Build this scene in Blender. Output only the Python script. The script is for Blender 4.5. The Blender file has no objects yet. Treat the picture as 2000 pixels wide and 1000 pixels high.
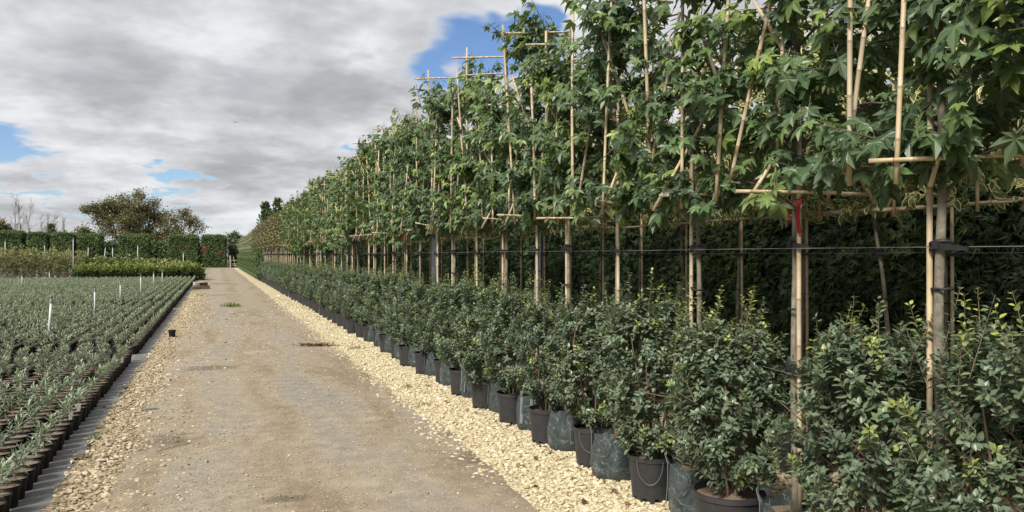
import bpy, math, random
import numpy as np
from mathutils import Vector, Matrix

# ------------------------------------------------------------------ camera, sky, sun, exposure
SC = bpy.context.scene
COL = SC.collection
H = 1.65                      # eye height
F = 1510.0                    # focal length in photo pixels (2000 wide)
YAW = math.atan(578.0 / F)    # the track's vanishing point lies left of the picture centre
CY, SY = math.cos(YAW), math.sin(YAW)
HORIZON = 498.0

cam_d = bpy.data.cameras.new('camera')
cam_d.sensor_width = 36.0
cam_d.lens = 36.0 * F / 2000.0
cam_d.shift_y = -0.001
cam_d.clip_start = 0.05
cam_d.clip_end = 3000
cam = bpy.data.objects.new('camera', cam_d)
COL.objects.link(cam)
cam.location = (0, 0, H)
cam.rotation_euler = (math.radians(90), 0, -YAW)
SC.camera = cam

SUN_EL, SUN_AZ = math.radians(43), math.radians(232)   # azimuth clockwise from +Y: behind and left
sun_d = bpy.data.lights.new('sun', 'SUN')
sun_d.energy = 3.6
sun_d.angle = math.radians(15)
sun_d.color = (1.0, 0.94, 0.85)
sun = bpy.data.objects.new('sun', sun_d)
COL.objects.link(sun)
sdir = Vector((math.sin(SUN_AZ) * math.cos(SUN_EL), math.cos(SUN_AZ) * math.cos(SUN_EL), math.sin(SUN_EL)))
sun.rotation_euler = sdir.to_track_quat('Z', 'Y').to_euler()
sun.location = (-20, -20, 30)

vs = SC.view_settings
vs.view_transform = 'Standard'
vs.look = 'None'
vs.exposure = 1.0
vs.gamma = 1.0
vs.use_curve_mapping = False
cy = SC.cycles
cy.use_denoising = True
try:
    cy.denoiser = 'OPENIMAGEDENOISE'
    cy.denoising_input_passes = 'RGB_ALBEDO_NORMAL'
    cy.denoising_prefilter = 'ACCURATE'
except Exception:
    pass
cy.max_bounces = 5
cy.diffuse_bounces = 3
cy.glossy_bounces = 2
cy.transmission_bounces = 3
cy.transparent_max_bounces = 8
cy.sample_clamp_indirect = 6.0
cy.caustics_reflective = False
cy.caustics_refractive = False


def pix_dir(px, py):
    u, v = (px - 1000) / F, (HORIZON - py) / F
    d = np.array([CY * u + SY, -SY * u + CY, v])
    return d / np.linalg.norm(d)


def pix_ground(px, py, z=0.0):
    """where the ray through a photo pixel meets the level z"""
    Z = F * (H - z) / (py - HORIZON)
    u = (px - 1000) / F
    X = u * Z
    return CY * X + SY * Z, -SY * X + CY * Z


def pix_at_s(px, s):
    """lateral position and depth of photo column px at distance s along the track"""
    u = (px - 1000) / F
    Z = s / (CY - SY * u)
    return CY * u * Z + SY * Z, Z


def depth(x, y):
    return SY * x + CY * y


# ------------------------------------------------------------------ node helpers
def nd(nt, typ, **kw):
    n = nt.nodes.new(typ)
    for k, v in kw.items():
        if k.startswith('i_'):
            key = k[2:]
            key = int(key) if key.isdigit() else key.replace('_', ' ')
            n.inputs[key].default_value = v
        else:
            setattr(n, k, v)
    return n


def mth(nt, op, a, b=None, c=None, clamp=False):
    n = nt.nodes.new('ShaderNodeMath')
    n.operation = op
    n.use_clamp = clamp
    for i, v in enumerate((a, b, c)):
        if v is None:
            continue
        if isinstance(v, (int, float)):
            n.inputs[i].default_value = v
        else:
            nt.links.new(v, n.inputs[i])
    return n.outputs[0]


def vmth(nt, op, a, b=None):
    n = nt.nodes.new('ShaderNodeVectorMath')
    n.operation = op
    for i, v in enumerate((a, b)):
        if v is None:
            continue
        if isinstance(v, (tuple, list, np.ndarray)):
            n.inputs[i].default_value = tuple(float(q) for q in v)
        elif isinstance(v, (int, float)):
            n.inputs['Scale'].default_value = v
        else:
            nt.links.new(v, n.inputs[i])
    return n.outputs['Value'] if op in ('DOT_PRODUCT', 'LENGTH') else n.outputs[0]


def ramp(nt, fac, stops, interp='LINEAR'):
    n = nt.nodes.new('ShaderNodeValToRGB')
    n.color_ramp.interpolation = interp
    el = n.color_ramp.elements
    while len(el) < len(stops):
        el.new(0.5)
    for e, (p, c) in zip(el, stops):
        e.position = p
        e.color = (c, c, c, 1) if isinstance(c, (int, float)) else (*c, 1)
    nt.links.new(fac, n.inputs[0])
    return n.outputs[0]


def mixc(nt, fac, a, b, mode='MIX'):
    n = nt.nodes.new('ShaderNodeMix')
    n.data_type = 'RGBA'
    n.blend_type = mode
    for sock, v in ((n.inputs[0], fac), (n.inputs[6], a), (n.inputs[7], b)):
        if isinstance(v, (int, float)):
            sock.default_value = v
        elif isinstance(v, (tuple, list)):
            sock.default_value = (*v, 1)
        else:
            nt.links.new(v, sock)
    return n.outputs[2]


def noise(nt, vec, scale, detail=4, rough=0.55, dist=0.0):
    n = nd(nt, 'ShaderNodeTexNoise', i_Scale=scale, i_Detail=detail, i_Roughness=rough, i_Distortion=dist)
    if vec is not None:
        nt.links.new(vec, n.inputs['Vector'])
    return n


# ------------------------------------------------------------------ world: Nishita sky behind a broken cloud deck
W = bpy.data.worlds.new('World')
SC.world = W
W.use_nodes = True
W.cycles.sampling_method = 'MANUAL'
W.cycles.sample_map_resolution = 256
nt = W.node_tree
nt.nodes.clear()
sky = nd(nt, 'ShaderNodeTexSky', sky_type='NISHITA', sun_disc=False, sun_elevation=SUN_EL, sun_rotation=SUN_AZ)
sky.air_density = 1.0
sky.dust_density = 0.4
sky.ozone_density = 1.6
tc = nd(nt, 'ShaderNodeTexCoord')
D = tc.outputs['Generated']
sep = nd(nt, 'ShaderNodeSeparateXYZ')
nt.links.new(D, sep.inputs[0])
zz = mth(nt, 'ADD', mth(nt, 'MAXIMUM', sep.outputs[2], 0.0), 0.22)
comb = nd(nt, 'ShaderNodeCombineXYZ')
nt.links.new(mth(nt, 'DIVIDE', sep.outputs[0], zz), comb.inputs[0])
nt.links.new(mth(nt, 'DIVIDE', sep.outputs[1], zz), comb.inputs[1])
comb.inputs[2].default_value = 3.7
P = comb.outputs[0]
n1 = noise(nt, P, 0.95, 4, 0.54, 0.0)
n2 = noise(nt, vmth(nt, 'ADD', P, (7.3, 2.1, 4.4)), 2.3, 5, 0.56, 0.0)
n3 = noise(nt, vmth(nt, 'ADD', P, (1.3, 9.1, 1.4)), 3.6, 3, 0.6, 0.0)
# ragged directions so that the gaps in the deck have torn outlines
wv = vmth(nt, 'SCALE', vmth(nt, 'SUBTRACT', n3.outputs['Color'], (0.5, 0.5, 0.5)))
wv.node.inputs['Scale'].default_value = 0.16
DW = vmth(nt, 'ADD', D, wv)


def blob(px, py, ax, ay):
    """soft lobe round the direction of a photo pixel, sized in photo pixels"""
    d = pix_dir(px, py)
    t_ = np.array([d[1], -d[0], 0.0])
    t_ /= np.linalg.norm(t_)
    b_ = np.cross(t_, d)
    mp_ = nd(nt, 'ShaderNodeMapping', vector_type='TEXTURE')
    mp_.inputs['Location'].default_value = tuple(d)
    mp_.inputs['Rotation'].default_value = Matrix([[t_[i], b_[i], -d[i]] for i in range(3)]).to_euler()
    mp_.inputs['Scale'].default_value = (2.1 * ax / F, 2.1 * ay / F, 1.0)
    nt.links.new(DW, mp_.inputs[0])
    gr_ = nd(nt, 'ShaderNodeTexGradient', gradient_type='QUADRATIC_SPHERE')
    nt.links.new(mp_.outputs[0], gr_.inputs[0])
    return gr_.outputs['Fac']


cover = n1.outputs[0]
for a in ((975, 78, 120, 60, .55), (870, 160, 85, 60, .46), (5, 288, 90, 36, .40), (300, 300, 190, 60, -.16), (200, 150, 130, 70, -.16), (350, 378, 110, 22, .50), (700, 292, 55, 18, .44), (60, 372, 80, 16, .36), (1050, 15, 60, 40, .40)):
    cover = mth(nt, 'MULTIPLY_ADD', blob(*a[:4]), -a[4], cover)
mask = ramp(nt, mth(nt, 'MULTIPLY_ADD', mth(nt, 'SUBTRACT', n3.outputs[0], 0.5), 0.35, cover), [(0.18, 0.0), (0.36, 1.0)], 'EASE')
sh = mth(nt, 'ADD', mth(nt, 'MULTIPLY', n2.outputs[0], 0.72), mth(nt, 'MULTIPLY', n3.outputs[0], 0.28))
for a in ((480, 150, 330, 75, -.10), (60, 30, 200, 60, -.04), (620, 20, 240, 45, -.06), (520, 285, 260, 30, -.05),
          (745, 110, 60, 50, .12), (380, 70, 110, 60, .10), (120, 200, 130, 50, .08), (790, 195, 110, 30, .10), (330, 240, 170, 26, .08), (1080, 70, 70, 60, .10), (520, 400, 300, 30, .03)):
    sh = mth(nt, 'MULTIPLY_ADD', blob(*a[:4]), a[4], sh)
cloud = ramp(nt, sh, [(0.27, (0.200, 0.204, 0.214)), (0.40, (0.268, 0.273, 0.285)), (0.50, (0.360, 0.367, 0.380)), (0.58, (0.455, 0.462, 0.475)), (0.70, (0.54, 0.545, 0.555))])
thin = ramp(nt, cover, [(0.27, 1.0), (0.42, 0.0)])
cloud = mixc(nt, mth(nt, 'MULTIPLY', thin, 0.55), cloud, (0.43, 0.44, 0.455))
bgS = nd(nt, 'ShaderNodeBackground', i_Strength=0.055)
nt.links.new(mixc(nt, 1.0, sky.outputs[0], (0.85, 0.97, 1.18), 'MULTIPLY'), bgS.inputs[0])
bgC = nd(nt, 'ShaderNodeBackground', i_Strength=0.90)
nt.links.new(cloud, bgC.inputs[0])
mx = nd(nt, 'ShaderNodeMixShader')
nt.links.new(mask, mx.inputs[0])
nt.links.new(bgS.outputs[0], mx.inputs[1])
nt.links.new(bgC.outputs[0], mx.inputs[2])
out = nd(nt, 'ShaderNodeOutputWorld')
nt.links.new(mx.outputs[0], out.inputs[0])

# ------------------------------------------------------------------ materials
M = {}


def new_mat(name):
    m = bpy.data.materials.new(name)
    m.use_nodes = True
    t = m.node_tree
    t.nodes.clear()
    o = nd(t, 'ShaderNodeOutputMaterial')
    b = nd(t, 'ShaderNodeBsdfPrincipled')
    t.links.new(b.outputs[0], o.inputs[0])
    M[name] = m
    return t, b, o


def attr(t, name):
    return nd(t, 'ShaderNodeAttribute', attribute_name=name).outputs['Fac']


def objcoord(t):
    return nd(t, 'ShaderNodeTexCoord').outputs['Object']


def worldpos(t):
    return nd(t, 'ShaderNodeNewGeometry').outputs['Position']


def bump(t, b, h, strength, dist=0.01):
    n = nd(t, 'ShaderNodeBump', i_Strength=strength, i_Distance=dist)
    t.links.new(h, n.inputs['Height'])
    t.links.new(n.outputs[0], b.inputs['Normal'])


def leaf_mat(name, stops, rough=0.42, transl=0.22, tcol=(0.16, 0.26, 0.04), vein=None, edge=None, spec=0.45, nscale=9.0):
    t, b, o = new_mat(name)
    tint = attr(t, 'tint')
    nz = noise(t, objcoord(t), nscale, 2)
    f = mth(t, 'ADD', tint, mth(t, 'MULTIPLY', mth(t, 'SUBTRACT', nz.outputs[0], 0.5), 0.25), clamp=True)
    c = ramp(t, f, stops)
    v = attr(t, 'vein')
    if vein:
        c = mixc(t, mth(t, 'MULTIPLY', mth(t, 'POWER', v, 9.0), 0.55), c, vein)
    if edge:
        c = mixc(t, ramp(t, v, [(0.30, 1.0), (0.42, 0.0)]), c, edge)
    bf = nd(t, 'ShaderNodeNewGeometry').outputs['Backfacing']
    c = mixc(t, mth(t, 'MULTIPLY', bf, 0.35), c, mixc(t, 0.5, c, (0.20, 0.25, 0.16)))
    t.links.new(c, b.inputs['Base Color'])
    b.inputs['Roughness'].default_value = rough
    b.inputs['Specular IOR Level'].default_value = spec
    tr = nd(t, 'ShaderNodeBsdfTranslucent')
    t.links.new(mixc(t, 0.6, c, tcol), tr.inputs[0])
    ms = nd(t, 'ShaderNodeMixShader', i_0=transl)
    t.links.new(b.outputs[0], ms.inputs[1])
    t.links.new(tr.outputs[0], ms.inputs[2])
    t.links.new(ms.outputs[0], o.inputs[0])


leaf_mat('gum_leaf', [(0.0, (0.034, 0.062, 0.036)), (0.35, (0.062, 0.108, 0.048)), (0.65, (0.105, 0.165, 0.052)), (0.85, (0.170, 0.235, 0.056)), (1.0, (0.26, 0.33, 0.07))], transl=0.28, tcol=(0.22, 0.33, 0.05), vein=(0.19, 0.25, 0.10))
leaf_mat('shrub_leaf', [(0.0, (0.056, 0.082, 0.053)), (0.45, (0.098, 0.138, 0.088)), (0.72, (0.135, 0.175, 0.098)), (0.88, (0.15, 0.19, 0.06)), (1.0, (0.28, 0.31, 0.07))], rough=0.40, transl=0.16, vein=(0.14, 0.19, 0.10))
leaf_mat('variegated_leaf', [(0.0, (0.05, 0.075, 0.03)), (0.6, (0.09, 0.13, 0.05)), (1.0, (0.2, 0.22, 0.06))], edge=(0.66, 0.60, 0.26), transl=0.25)
leaf_mat('bronze_leaf', [(0.0, (0.050, 0.048, 0.022)), (0.5, (0.120, 0.105, 0.042)), (1.0, (0.19, 0.15, 0.065))], transl=0.2)
leaf_mat('pale_leaf', [(0.0, (0.07, 0.09, 0.045)), (0.5, (0.16, 0.18, 0.10)), (1.0, (0.36, 0.36, 0.23))], transl=0.2)
leaf_mat('conifer_frond', [(0.0, (0.014, 0.030, 0.012)), (0.5, (0.040, 0.075, 0.026)), (1.0, (0.095, 0.145, 0.045))], rough=0.6, transl=0.08, tcol=(0.05, 0.09, 0.02))
leaf_mat('clipped_conifer', [(0.0, (0.034, 0.062, 0.020)), (0.5, (0.074, 0.120, 0.036)), (0.93, (0.125, 0.180, 0.055)), (0.97, (0.17, 0.10, 0.045)), (1.0, (0.21, 0.11, 0.055))], rough=0.65, transl=0.1, nscale=1.4)
leaf_mat('field_leaf', [(0.0, (0.125, 0.155, 0.112)), (0.5, (0.21, 0.25, 0.178)), (1.0, (0.33, 0.38, 0.23))], rough=0.5, transl=0.18)
leaf_mat('lime_leaf', [(0.0, (0.010, 0.020, 0.010)), (0.40, (0.040, 0.066, 0.018)), (0.7, (0.125, 0.160, 0.032)), (1.0, (0.21, 0.24, 0.045))], transl=0.2)
leaf_mat('laurel_leaf', [(0.0, (0.04, 0.065, 0.022)), (0.5, (0.095, 0.14, 0.040)), (1.0, (0.25, 0.28, 0.11))], transl=0.2)
leaf_mat('olive_leaf', [(0.0, (0.12, 0.105, 0.060)), (0.5, (0.19, 0.18, 0.085)), (1.0, (0.34, 0.34, 0.12))], transl=0.2)
leaf_mat('oak_leaf', [(0.0, (0.045, 0.045, 0.020)), (0.5, (0.105, 0.090, 0.036)), (1.0, (0.20, 0.145, 0.055))], transl=0.2)
leaf_mat('tree_leaf', [(0.0, (0.025, 0.040, 0.025)), (0.5, (0.06, 0.085, 0.045)), (1.0, (0.12, 0.14, 0.06))], transl=0.2)
leaf_mat('dead_leaf', [(0.0, (0.065, 0.030, 0.018)), (0.5, (0.15, 0.075, 0.040)), (1.0, (0.25, 0.15, 0.08))], rough=0.7, transl=0.05, tcol=(0.2, 0.1, 0.03))
leaf_mat('weed_leaf', [(0.0, (0.07, 0.09, 0.03)), (1.0, (0.22, 0.22, 0.08))], transl=0.2)


def simple(name, col, rough=0.6, var=0.2, scale=20.0, bs=0.0, spec=0.4, metal=0.0, stretch=None):
    t, b, o = new_mat(name)
    v = objcoord(t)
    if stretch:
        mp = nd(t, 'ShaderNodeMapping')
        mp.inputs['Scale'].default_value = stretch
        t.links.new(v, mp.inputs[0])
        v = mp.outputs[0]
    n = noise(t, v, scale, 5, 0.6)
    c = ramp(t, n.outputs[0], [(0.25, tuple(q * (1 - var) for q in col)), (0.75, tuple(min(1, q * (1 + var)) for q in col))])
    t.links.new(c, b.inputs['Base Color'])
    b.inputs['Roughness'].default_value = rough
    b.inputs['Specular IOR Level'].default_value = spec
    b.inputs['Metallic'].default_value = metal
    if bs:
        bump(t, b, n.outputs[0], bs)
    return t, b


simple('black_plastic', (0.026, 0.026, 0.028), 0.48, 0.25, 14)
simple('field_pot_plastic', (0.011, 0.0105, 0.0105), 0.6, 0.3, 14, spec=0.22)
simple('rubber', (0.012, 0.012, 0.013), 0.6)
simple('white_pipe', (0.43, 0.45, 0.44), 0.5, 0.15, 6)
simple('grey_fitting', (0.12, 0.12, 0.12), 0.5)
simple('white_label', (0.78, 0.78, 0.76), 0.5, 0.04)
simple('steel', (0.30, 0.33, 0.36), 0.45, 0.15, 5, metal=0.5)
simple('wire_metal', (0.20, 0.23, 0.21), 0.45, 0.1, metal=0.4)
simple('red_ribbon', (0.27, 0.007, 0.010), 0.5, 0.15)
simple('strap_web', (0.12, 0.14, 0.145), 0.7, 0.3, 90, 0.4)
simple('brown_stem', (0.13, 0.095, 0.065), 0.8, 0.4, 25, 0.3)
simple('dark_branch', (0.075, 0.060, 0.048), 0.8, 0.35, 25, 0.3)
simple('grey_branch', (0.23, 0.205, 0.175), 0.85, 0.3, 6)
simple('timber', (0.40, 0.35, 0.27), 0.85, 0.35, 8, 0.4)
simple('dark_timber', (0.11, 0.085, 0.065), 0.9, 0.35, 8, 0.4)
simple('concrete', (0.33, 0.31, 0.28), 0.9, 0.2, 12, 0.3)
simple('twig', (0.16, 0.12, 0.08), 0.9, 0.3, 30)
simple('bird_feather', (0.035, 0.035, 0.04), 0.7)
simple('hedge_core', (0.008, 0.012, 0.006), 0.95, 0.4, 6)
simple('grey_offcut', (0.16, 0.165, 0.17), 0.7, 0.2)

# bamboo: tan culms with darker nodes and mottling
t, b, o = new_mat('bamboo')
oc = objcoord(t)
n = noise(t, oc, 7.0, 4, 0.6)
c = ramp(t, n.outputs[0], [(0.25, (0.30, 0.22, 0.125)), (0.55, (0.44, 0.345, 0.215)), (0.8, (0.53, 0.43, 0.29))])
n = noise(t, worldpos(t), 1.7, 2)
c = mixc(t, ramp(t, n.outputs[0], [(0.42, 0.0), (0.62, 0.6)]), c, (0.30, 0.26, 0.20))
c = mixc(t, mth(t, 'MULTIPLY', attr(t, 'vein'), 0.85), c, (0.13, 0.09, 0.05))
t.links.new(c, b.inputs['Base Color'])
b.inputs['Roughness'].default_value = 0.5

# bark: grey-brown with pale lichen blotches
t, b, o = new_mat('bark')
oc = objcoord(t)
n = noise(t, oc, 16.0, 6, 0.65)
c = ramp(t, n.outputs[0], [(0.28, (0.060, 0.052, 0.040)), (0.52, (0.145, 0.128, 0.098)), (0.75, (0.25, 0.23, 0.18))])
n2b = noise(t, oc, 5.0, 5, 0.7)
c = mixc(t, ramp(t, n2b.outputs[0], [(0.56, 0.0), (0.66, 0.7)]), c, (0.30, 0.29, 0.19))
v = nd(t, 'ShaderNodeTexVoronoi', i_Scale=60.0)
t.links.new(oc, v.inputs['Vector'])
c = mixc(t, ramp(t, v.outputs['Distance'], [(0.05, 0.5), (0.2, 0.0)]), c, (0.06, 0.05, 0.04))
t.links.new(c, b.inputs['Base Color'])
b.inputs['Roughness'].default_value = 0.85
bump(t, b, n.outputs[0], 0.6, 0.008)

# woven plastic grow bag with pale scuffed creases
t, b, o = new_mat('bag_plastic')
oc = objcoord(t)
n = noise(t, oc, 5.0, 4, 0.55, 1.2)
cr = mth(t, 'ABSOLUTE', mth(t, 'SUBTRACT', n.outputs[0], 0.5))
n2b = noise(t, oc, 11.0, 3, 0.5, 0.8)
cr2 = mth(t, 'ABSOLUTE', mth(t, 'SUBTRACT', n2b.outputs[0], 0.5))
c = ramp(t, n2b.outputs[0], [(0.3, (0.022, 0.030, 0.031)), (0.7, (0.043, 0.056, 0.056))])
lines = mth(t, 'ADD', ramp(t, cr, [(0.0, 0.40), (0.009, 0.0)]), ramp(t, cr2, [(0.0, 0.16), (0.009, 0.0)]), clamp=True)
c = mixc(t, lines, c, (0.26, 0.30, 0.30))
t.links.new(c, b.inputs['Base Color'])
b.inputs['Roughness'].default_value = 0.33
bump(t, b, n.outputs[0], 0.8, 0.03)

# potting soil
t, b, o = new_mat('soil')
n = noise(t, worldpos(t), 130.0, 4, 0.7)
c = ramp(t, n.outputs[0], [(0.30, (0.065, 0.044, 0.030)), (0.50, (0.165, 0.118, 0.080)), (0.68, (0.30, 0.225, 0.16))])
t.links.new(c, b.inputs['Base Color'])
b.inputs['Roughness'].default_value = 0.95
bump(t, b, n.outputs[0], 0.8, 0.01)

# ground sheet beyond everything: rough grass and earth
t, b, o = new_mat('ground')
wp = worldpos(t)
n = noise(t, wp, 0.35, 6, 0.6)
c = ramp(t, n.outputs[0], [(0.3, (0.055, 0.065, 0.028)), (0.55, (0.095, 0.100, 0.042)), (0.75, (0.15, 0.125, 0.070))])
t.links.new(c, b.inputs['Base Color'])
b.inputs['Roughness'].default_value = 0.95

# weed membrane
t, b, o = new_mat('membrane')
wp = worldpos(t)
s3 = nd(t, 'ShaderNodeSeparateXYZ')
t.links.new(wp, s3.inputs[0])
n = noise(t, wp, 3.5, 6, 0.65)
c = ramp(t, n.outputs[0], [(0.3, (0.075, 0.075, 0.074)), (0.6, (0.13, 0.13, 0.127)), (0.8, (0.17, 0.16, 0.135))])
wob = noise(t, wp, 0.8, 2)
lx = mth(t, 'ADD', s3.outputs[0], mth(t, 'MULTIPLY', mth(t, 'SUBTRACT', wob.outputs[0], 0.5), 0.05))
ln = mth(t, 'ABSOLUTE', mth(t, 'SUBTRACT', mth(t, 'FRACT', mth(t, 'MULTIPLY', lx, 3.6)), 0.5))
c = mixc(t, ramp(t, ln, [(0.0, 0.75), (0.03, 0.0)]), c, (0.34, 0.33, 0.30))
n2b = noise(t, wp, 9.0, 5, 0.7)
c = mixc(t, ramp(t, n2b.outputs[0], [(0.52, 0.0), (0.66, 0.75)]), c, (0.14, 0.115, 0.075))
t.links.new(c, b.inputs['Base Color'])
b.inputs['Roughness'].default_value = 0.62
bump(t, b, n.outputs[0], 0.6, 0.03)


def stone_mat(name, stops):
    t, b, o = new_mat(name)
    n = noise(t, worldpos(t), 60.0, 3, 0.6)
    f = mth(t, 'ADD', attr(t, 'tint'), mth(t, 'MULTIPLY', mth(t, 'SUBTRACT', n.outputs[0], 0.5), 0.3), clamp=True)
    t.links.new(ramp(t, f, stops), b.inputs['Base Color'])
    b.inputs['Roughness'].default_value = 0.9
    bump(t, b, n.outputs[0], 0.3, 0.004)


stone_mat('limestone', [(0.0, (0.18, 0.14, 0.08)), (0.25, (0.34, 0.28, 0.165)), (0.7, (0.44, 0.385, 0.255)), (1.0, (0.55, 0.505, 0.38))])
stone_mat('track_stone', [(0.0, (0.12, 0.092, 0.060)), (0.4, (0.235, 0.185, 0.115)), (0.8, (0.36, 0.30, 0.195)), (1.0, (0.47, 0.43, 0.33))])
stone_mat('road_stone', [(0.0, (0.13, 0.12, 0.105)), (0.5, (0.29, 0.255, 0.20)), (1.0, (0.50, 0.455, 0.36))])


def gravel_bed(name, c0, c1, c2, sc):
    t, b, o = new_mat(name)
    wp = worldpos(t)
    v = nd(t, 'ShaderNodeTexVoronoi', i_Scale=sc)
    t.links.new(wp, v.inputs['Vector'])
    s = nd(t, 'ShaderNodeSeparateColor')
    t.links.new(v.outputs['Color'], s.inputs[0])
    c = ramp(t, s.outputs[0], [(0.1, c0), (0.5, c1), (0.9, c2)])
    c = mixc(t, ramp(t, v.outputs['Distance'], [(0.35, 0.0), (0.8, 0.4)]), c, tuple(q * 0.5 for q in c0))
    n = noise(t, wp, 1.3, 4, 0.6)
    c = mixc(t, ramp(t, n.outputs[0], [(0.5, 0.0), (0.75, 0.4)]), c, c0)
    t.links.new(c, b.inputs['Base Color'])
    b.inputs['Roughness'].default_value = 0.95
    bump(t, b, mth(t, 'SUBTRACT', 1.0, v.outputs['Distance']), 0.8, 0.012)


gravel_bed('gravel_pale', (0.30, 0.25, 0.15), (0.47, 0.40, 0.25), (0.58, 0.52, 0.36), 42.0)
gravel_bed('gravel_brown', (0.135, 0.105, 0.068), (0.235, 0.19, 0.12), (0.33, 0.28, 0.185), 34.0)

# the track: compacted stone dust, brown and grey drifts, crumbs of stone, damp and pale patches, dark bands further off
t, b, o = new_mat('track')
wp = worldpos(t)
s3 = nd(t, 'ShaderNodeSeparateXYZ')
t.links.new(wp, s3.inputs[0])
mp = nd(t, 'ShaderNodeMapping')
mp.inputs['Scale'].default_value = (1.0, 0.22, 1.0)
t.links.new(wp, mp.inputs[0])
big = noise(t, mp.outputs[0], 1.5, 6, 0.62, 0.6)
band = mth(t, 'SINE', mth(t, 'MULTIPLY', mth(t, 'ADD', s3.outputs[0], mth(t, 'MULTIPLY', big.outputs[0], 0.5)), 5.6))
f = mth(t, 'ADD', big.outputs[0], mth(t, 'MULTIPLY', band, 0.055))
c = ramp(t, f, [(0.34, (0.178, 0.138, 0.088)), (0.46, (0.228, 0.186, 0.126)), (0.56, (0.226, 0.194, 0.146)), (0.68, (0.196, 0.178, 0.149))])
med = noise(t, wp, 6.0, 6, 0.68)
c = mixc(t, 0.55, c, ramp(t, med.outputs[0], [(0.3, 0.30), (0.7, 0.72)]), 'OVERLAY')
fine = noise(t, wp, 85.0, 4, 0.7)
c = mixc(t, 0.75, c, ramp(t, fine.outputs[0], [(0.3, 0.25), (0.7, 0.76)]), 'OVERLAY')
v = nd(t, 'ShaderNodeTexVoronoi', i_Scale=70.0)
t.links.new(wp, v.inputs['Vector'])
sv = nd(t, 'ShaderNodeSeparateColor')
t.links.new(v.outputs['Color'], sv.inputs[0])
chip = mth(t, 'MULTIPLY', ramp(t, v.outputs['Distance'], [(0.22, 1.0), (0.34, 0.0)]), ramp(t, sv.outputs[0], [(0.70, 0.0), (0.78, 0.85)]))
c = mixc(t, chip, c, ramp(t, sv.outputs[1], [(0.1, (0.20, 0.18, 0.15)), (0.5, (0.42, 0.37, 0.28)), (0.9, (0.56, 0.51, 0.41))]))
wn = noise(t, wp, 5.0, 5, 0.65)


def tone_patch(x, y, ax, ay, lo, hi, k):
    h = mth(t, 'DIVIDE', mth(t, 'SUBTRACT', s3.outputs[0], x), ax)
    w = mth(t, 'DIVIDE', mth(t, 'SUBTRACT', s3.outputs[1], y), ay)
    r = mth(t, 'SQRT', mth(t, 'ADD', mth(t, 'MULTIPLY', h, h), mth(t, 'MULTIPLY', w, w)))
    r = mth(t, 'ADD', r, mth(t, 'MULTIPLY', mth(t, 'SUBTRACT', wn.outputs[0], 0.5), 2.2))
    return ramp(t, r, [(lo, k), (hi, 0.0)])


for px, py, ax, ay in ((410, 722, 0.50, 0.35), (330, 865, .30, .30), (265, 880, .2, .25), (430, 555, .9, 1.1), (430, 577, .8, .5), (700, 640, .3, .7), (930, 900, .2, .3), (560, 980, .2, .12)):  # darker patches, the largest lying as bands across the far track
    x, y = pix_ground(px, py)
    c = mixc(t, tone_patch(x, y, ax, ay, 0.45, 1.15, 0.75), c, (0.090, 0.070, 0.048))
for px, py, ax, ay in ((720, 822, .26, .12), (640, 822, .12, .10), (640, 740, .10, .10), (690, 950, .3, .14), (500, 690, .3, .3)):
    x, y = pix_ground(px, py)
    c = mixc(t, tone_patch(x, y, ax, ay, 0.3, 1.1, 0.5), c, (0.34, 0.295, 0.21))
# thin green-brown growth along the crown of the far track
gr = mth(t, 'ABSOLUTE', mth(t, 'SUBTRACT', s3.outputs[0], 0.65))
gm = mth(t, 'MULTIPLY', ramp(t, gr, [(0.05, 1.0), (0.35, 0.0)]), ramp(t, mth(t, 'DIVIDE', s3.outputs[1], 100.0), [(0.14, 0.0), (0.5, 0.6)]))
gm = mth(t, 'MULTIPLY', gm, ramp(t, med.outputs[0], [(0.4, 0.0), (0.6, 1.0)]))
c = mixc(t, gm, c, (0.15, 0.14, 0.065))
t.links.new(c, b.inputs['Base Color'])
b.inputs['Roughness'].default_value = 0.93
hh = mth(t, 'ADD', mth(t, 'MULTIPLY', fine.outputs[0], 0.5), mth(t, 'ADD', mth(t, 'MULTIPLY', chip, 0.5), mth(t, 'MULTIPLY', med.outputs[0], 1.2)))
bump(t, b, hh, 0.7, 0.014)


# ------------------------------------------------------------------ mesh helpers
def norm(a):
    return a / np.maximum(np.linalg.norm(a, axis=-1, keepdims=True), 1e-9)


def frames(d, up):
    """rotation matrices whose y axis is d and whose z axis leans to up"""
    y = norm(d)
    x = norm(np.cross(y, up))
    z = np.cross(x, y)
    return np.stack([x, y, z], axis=-1)


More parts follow.
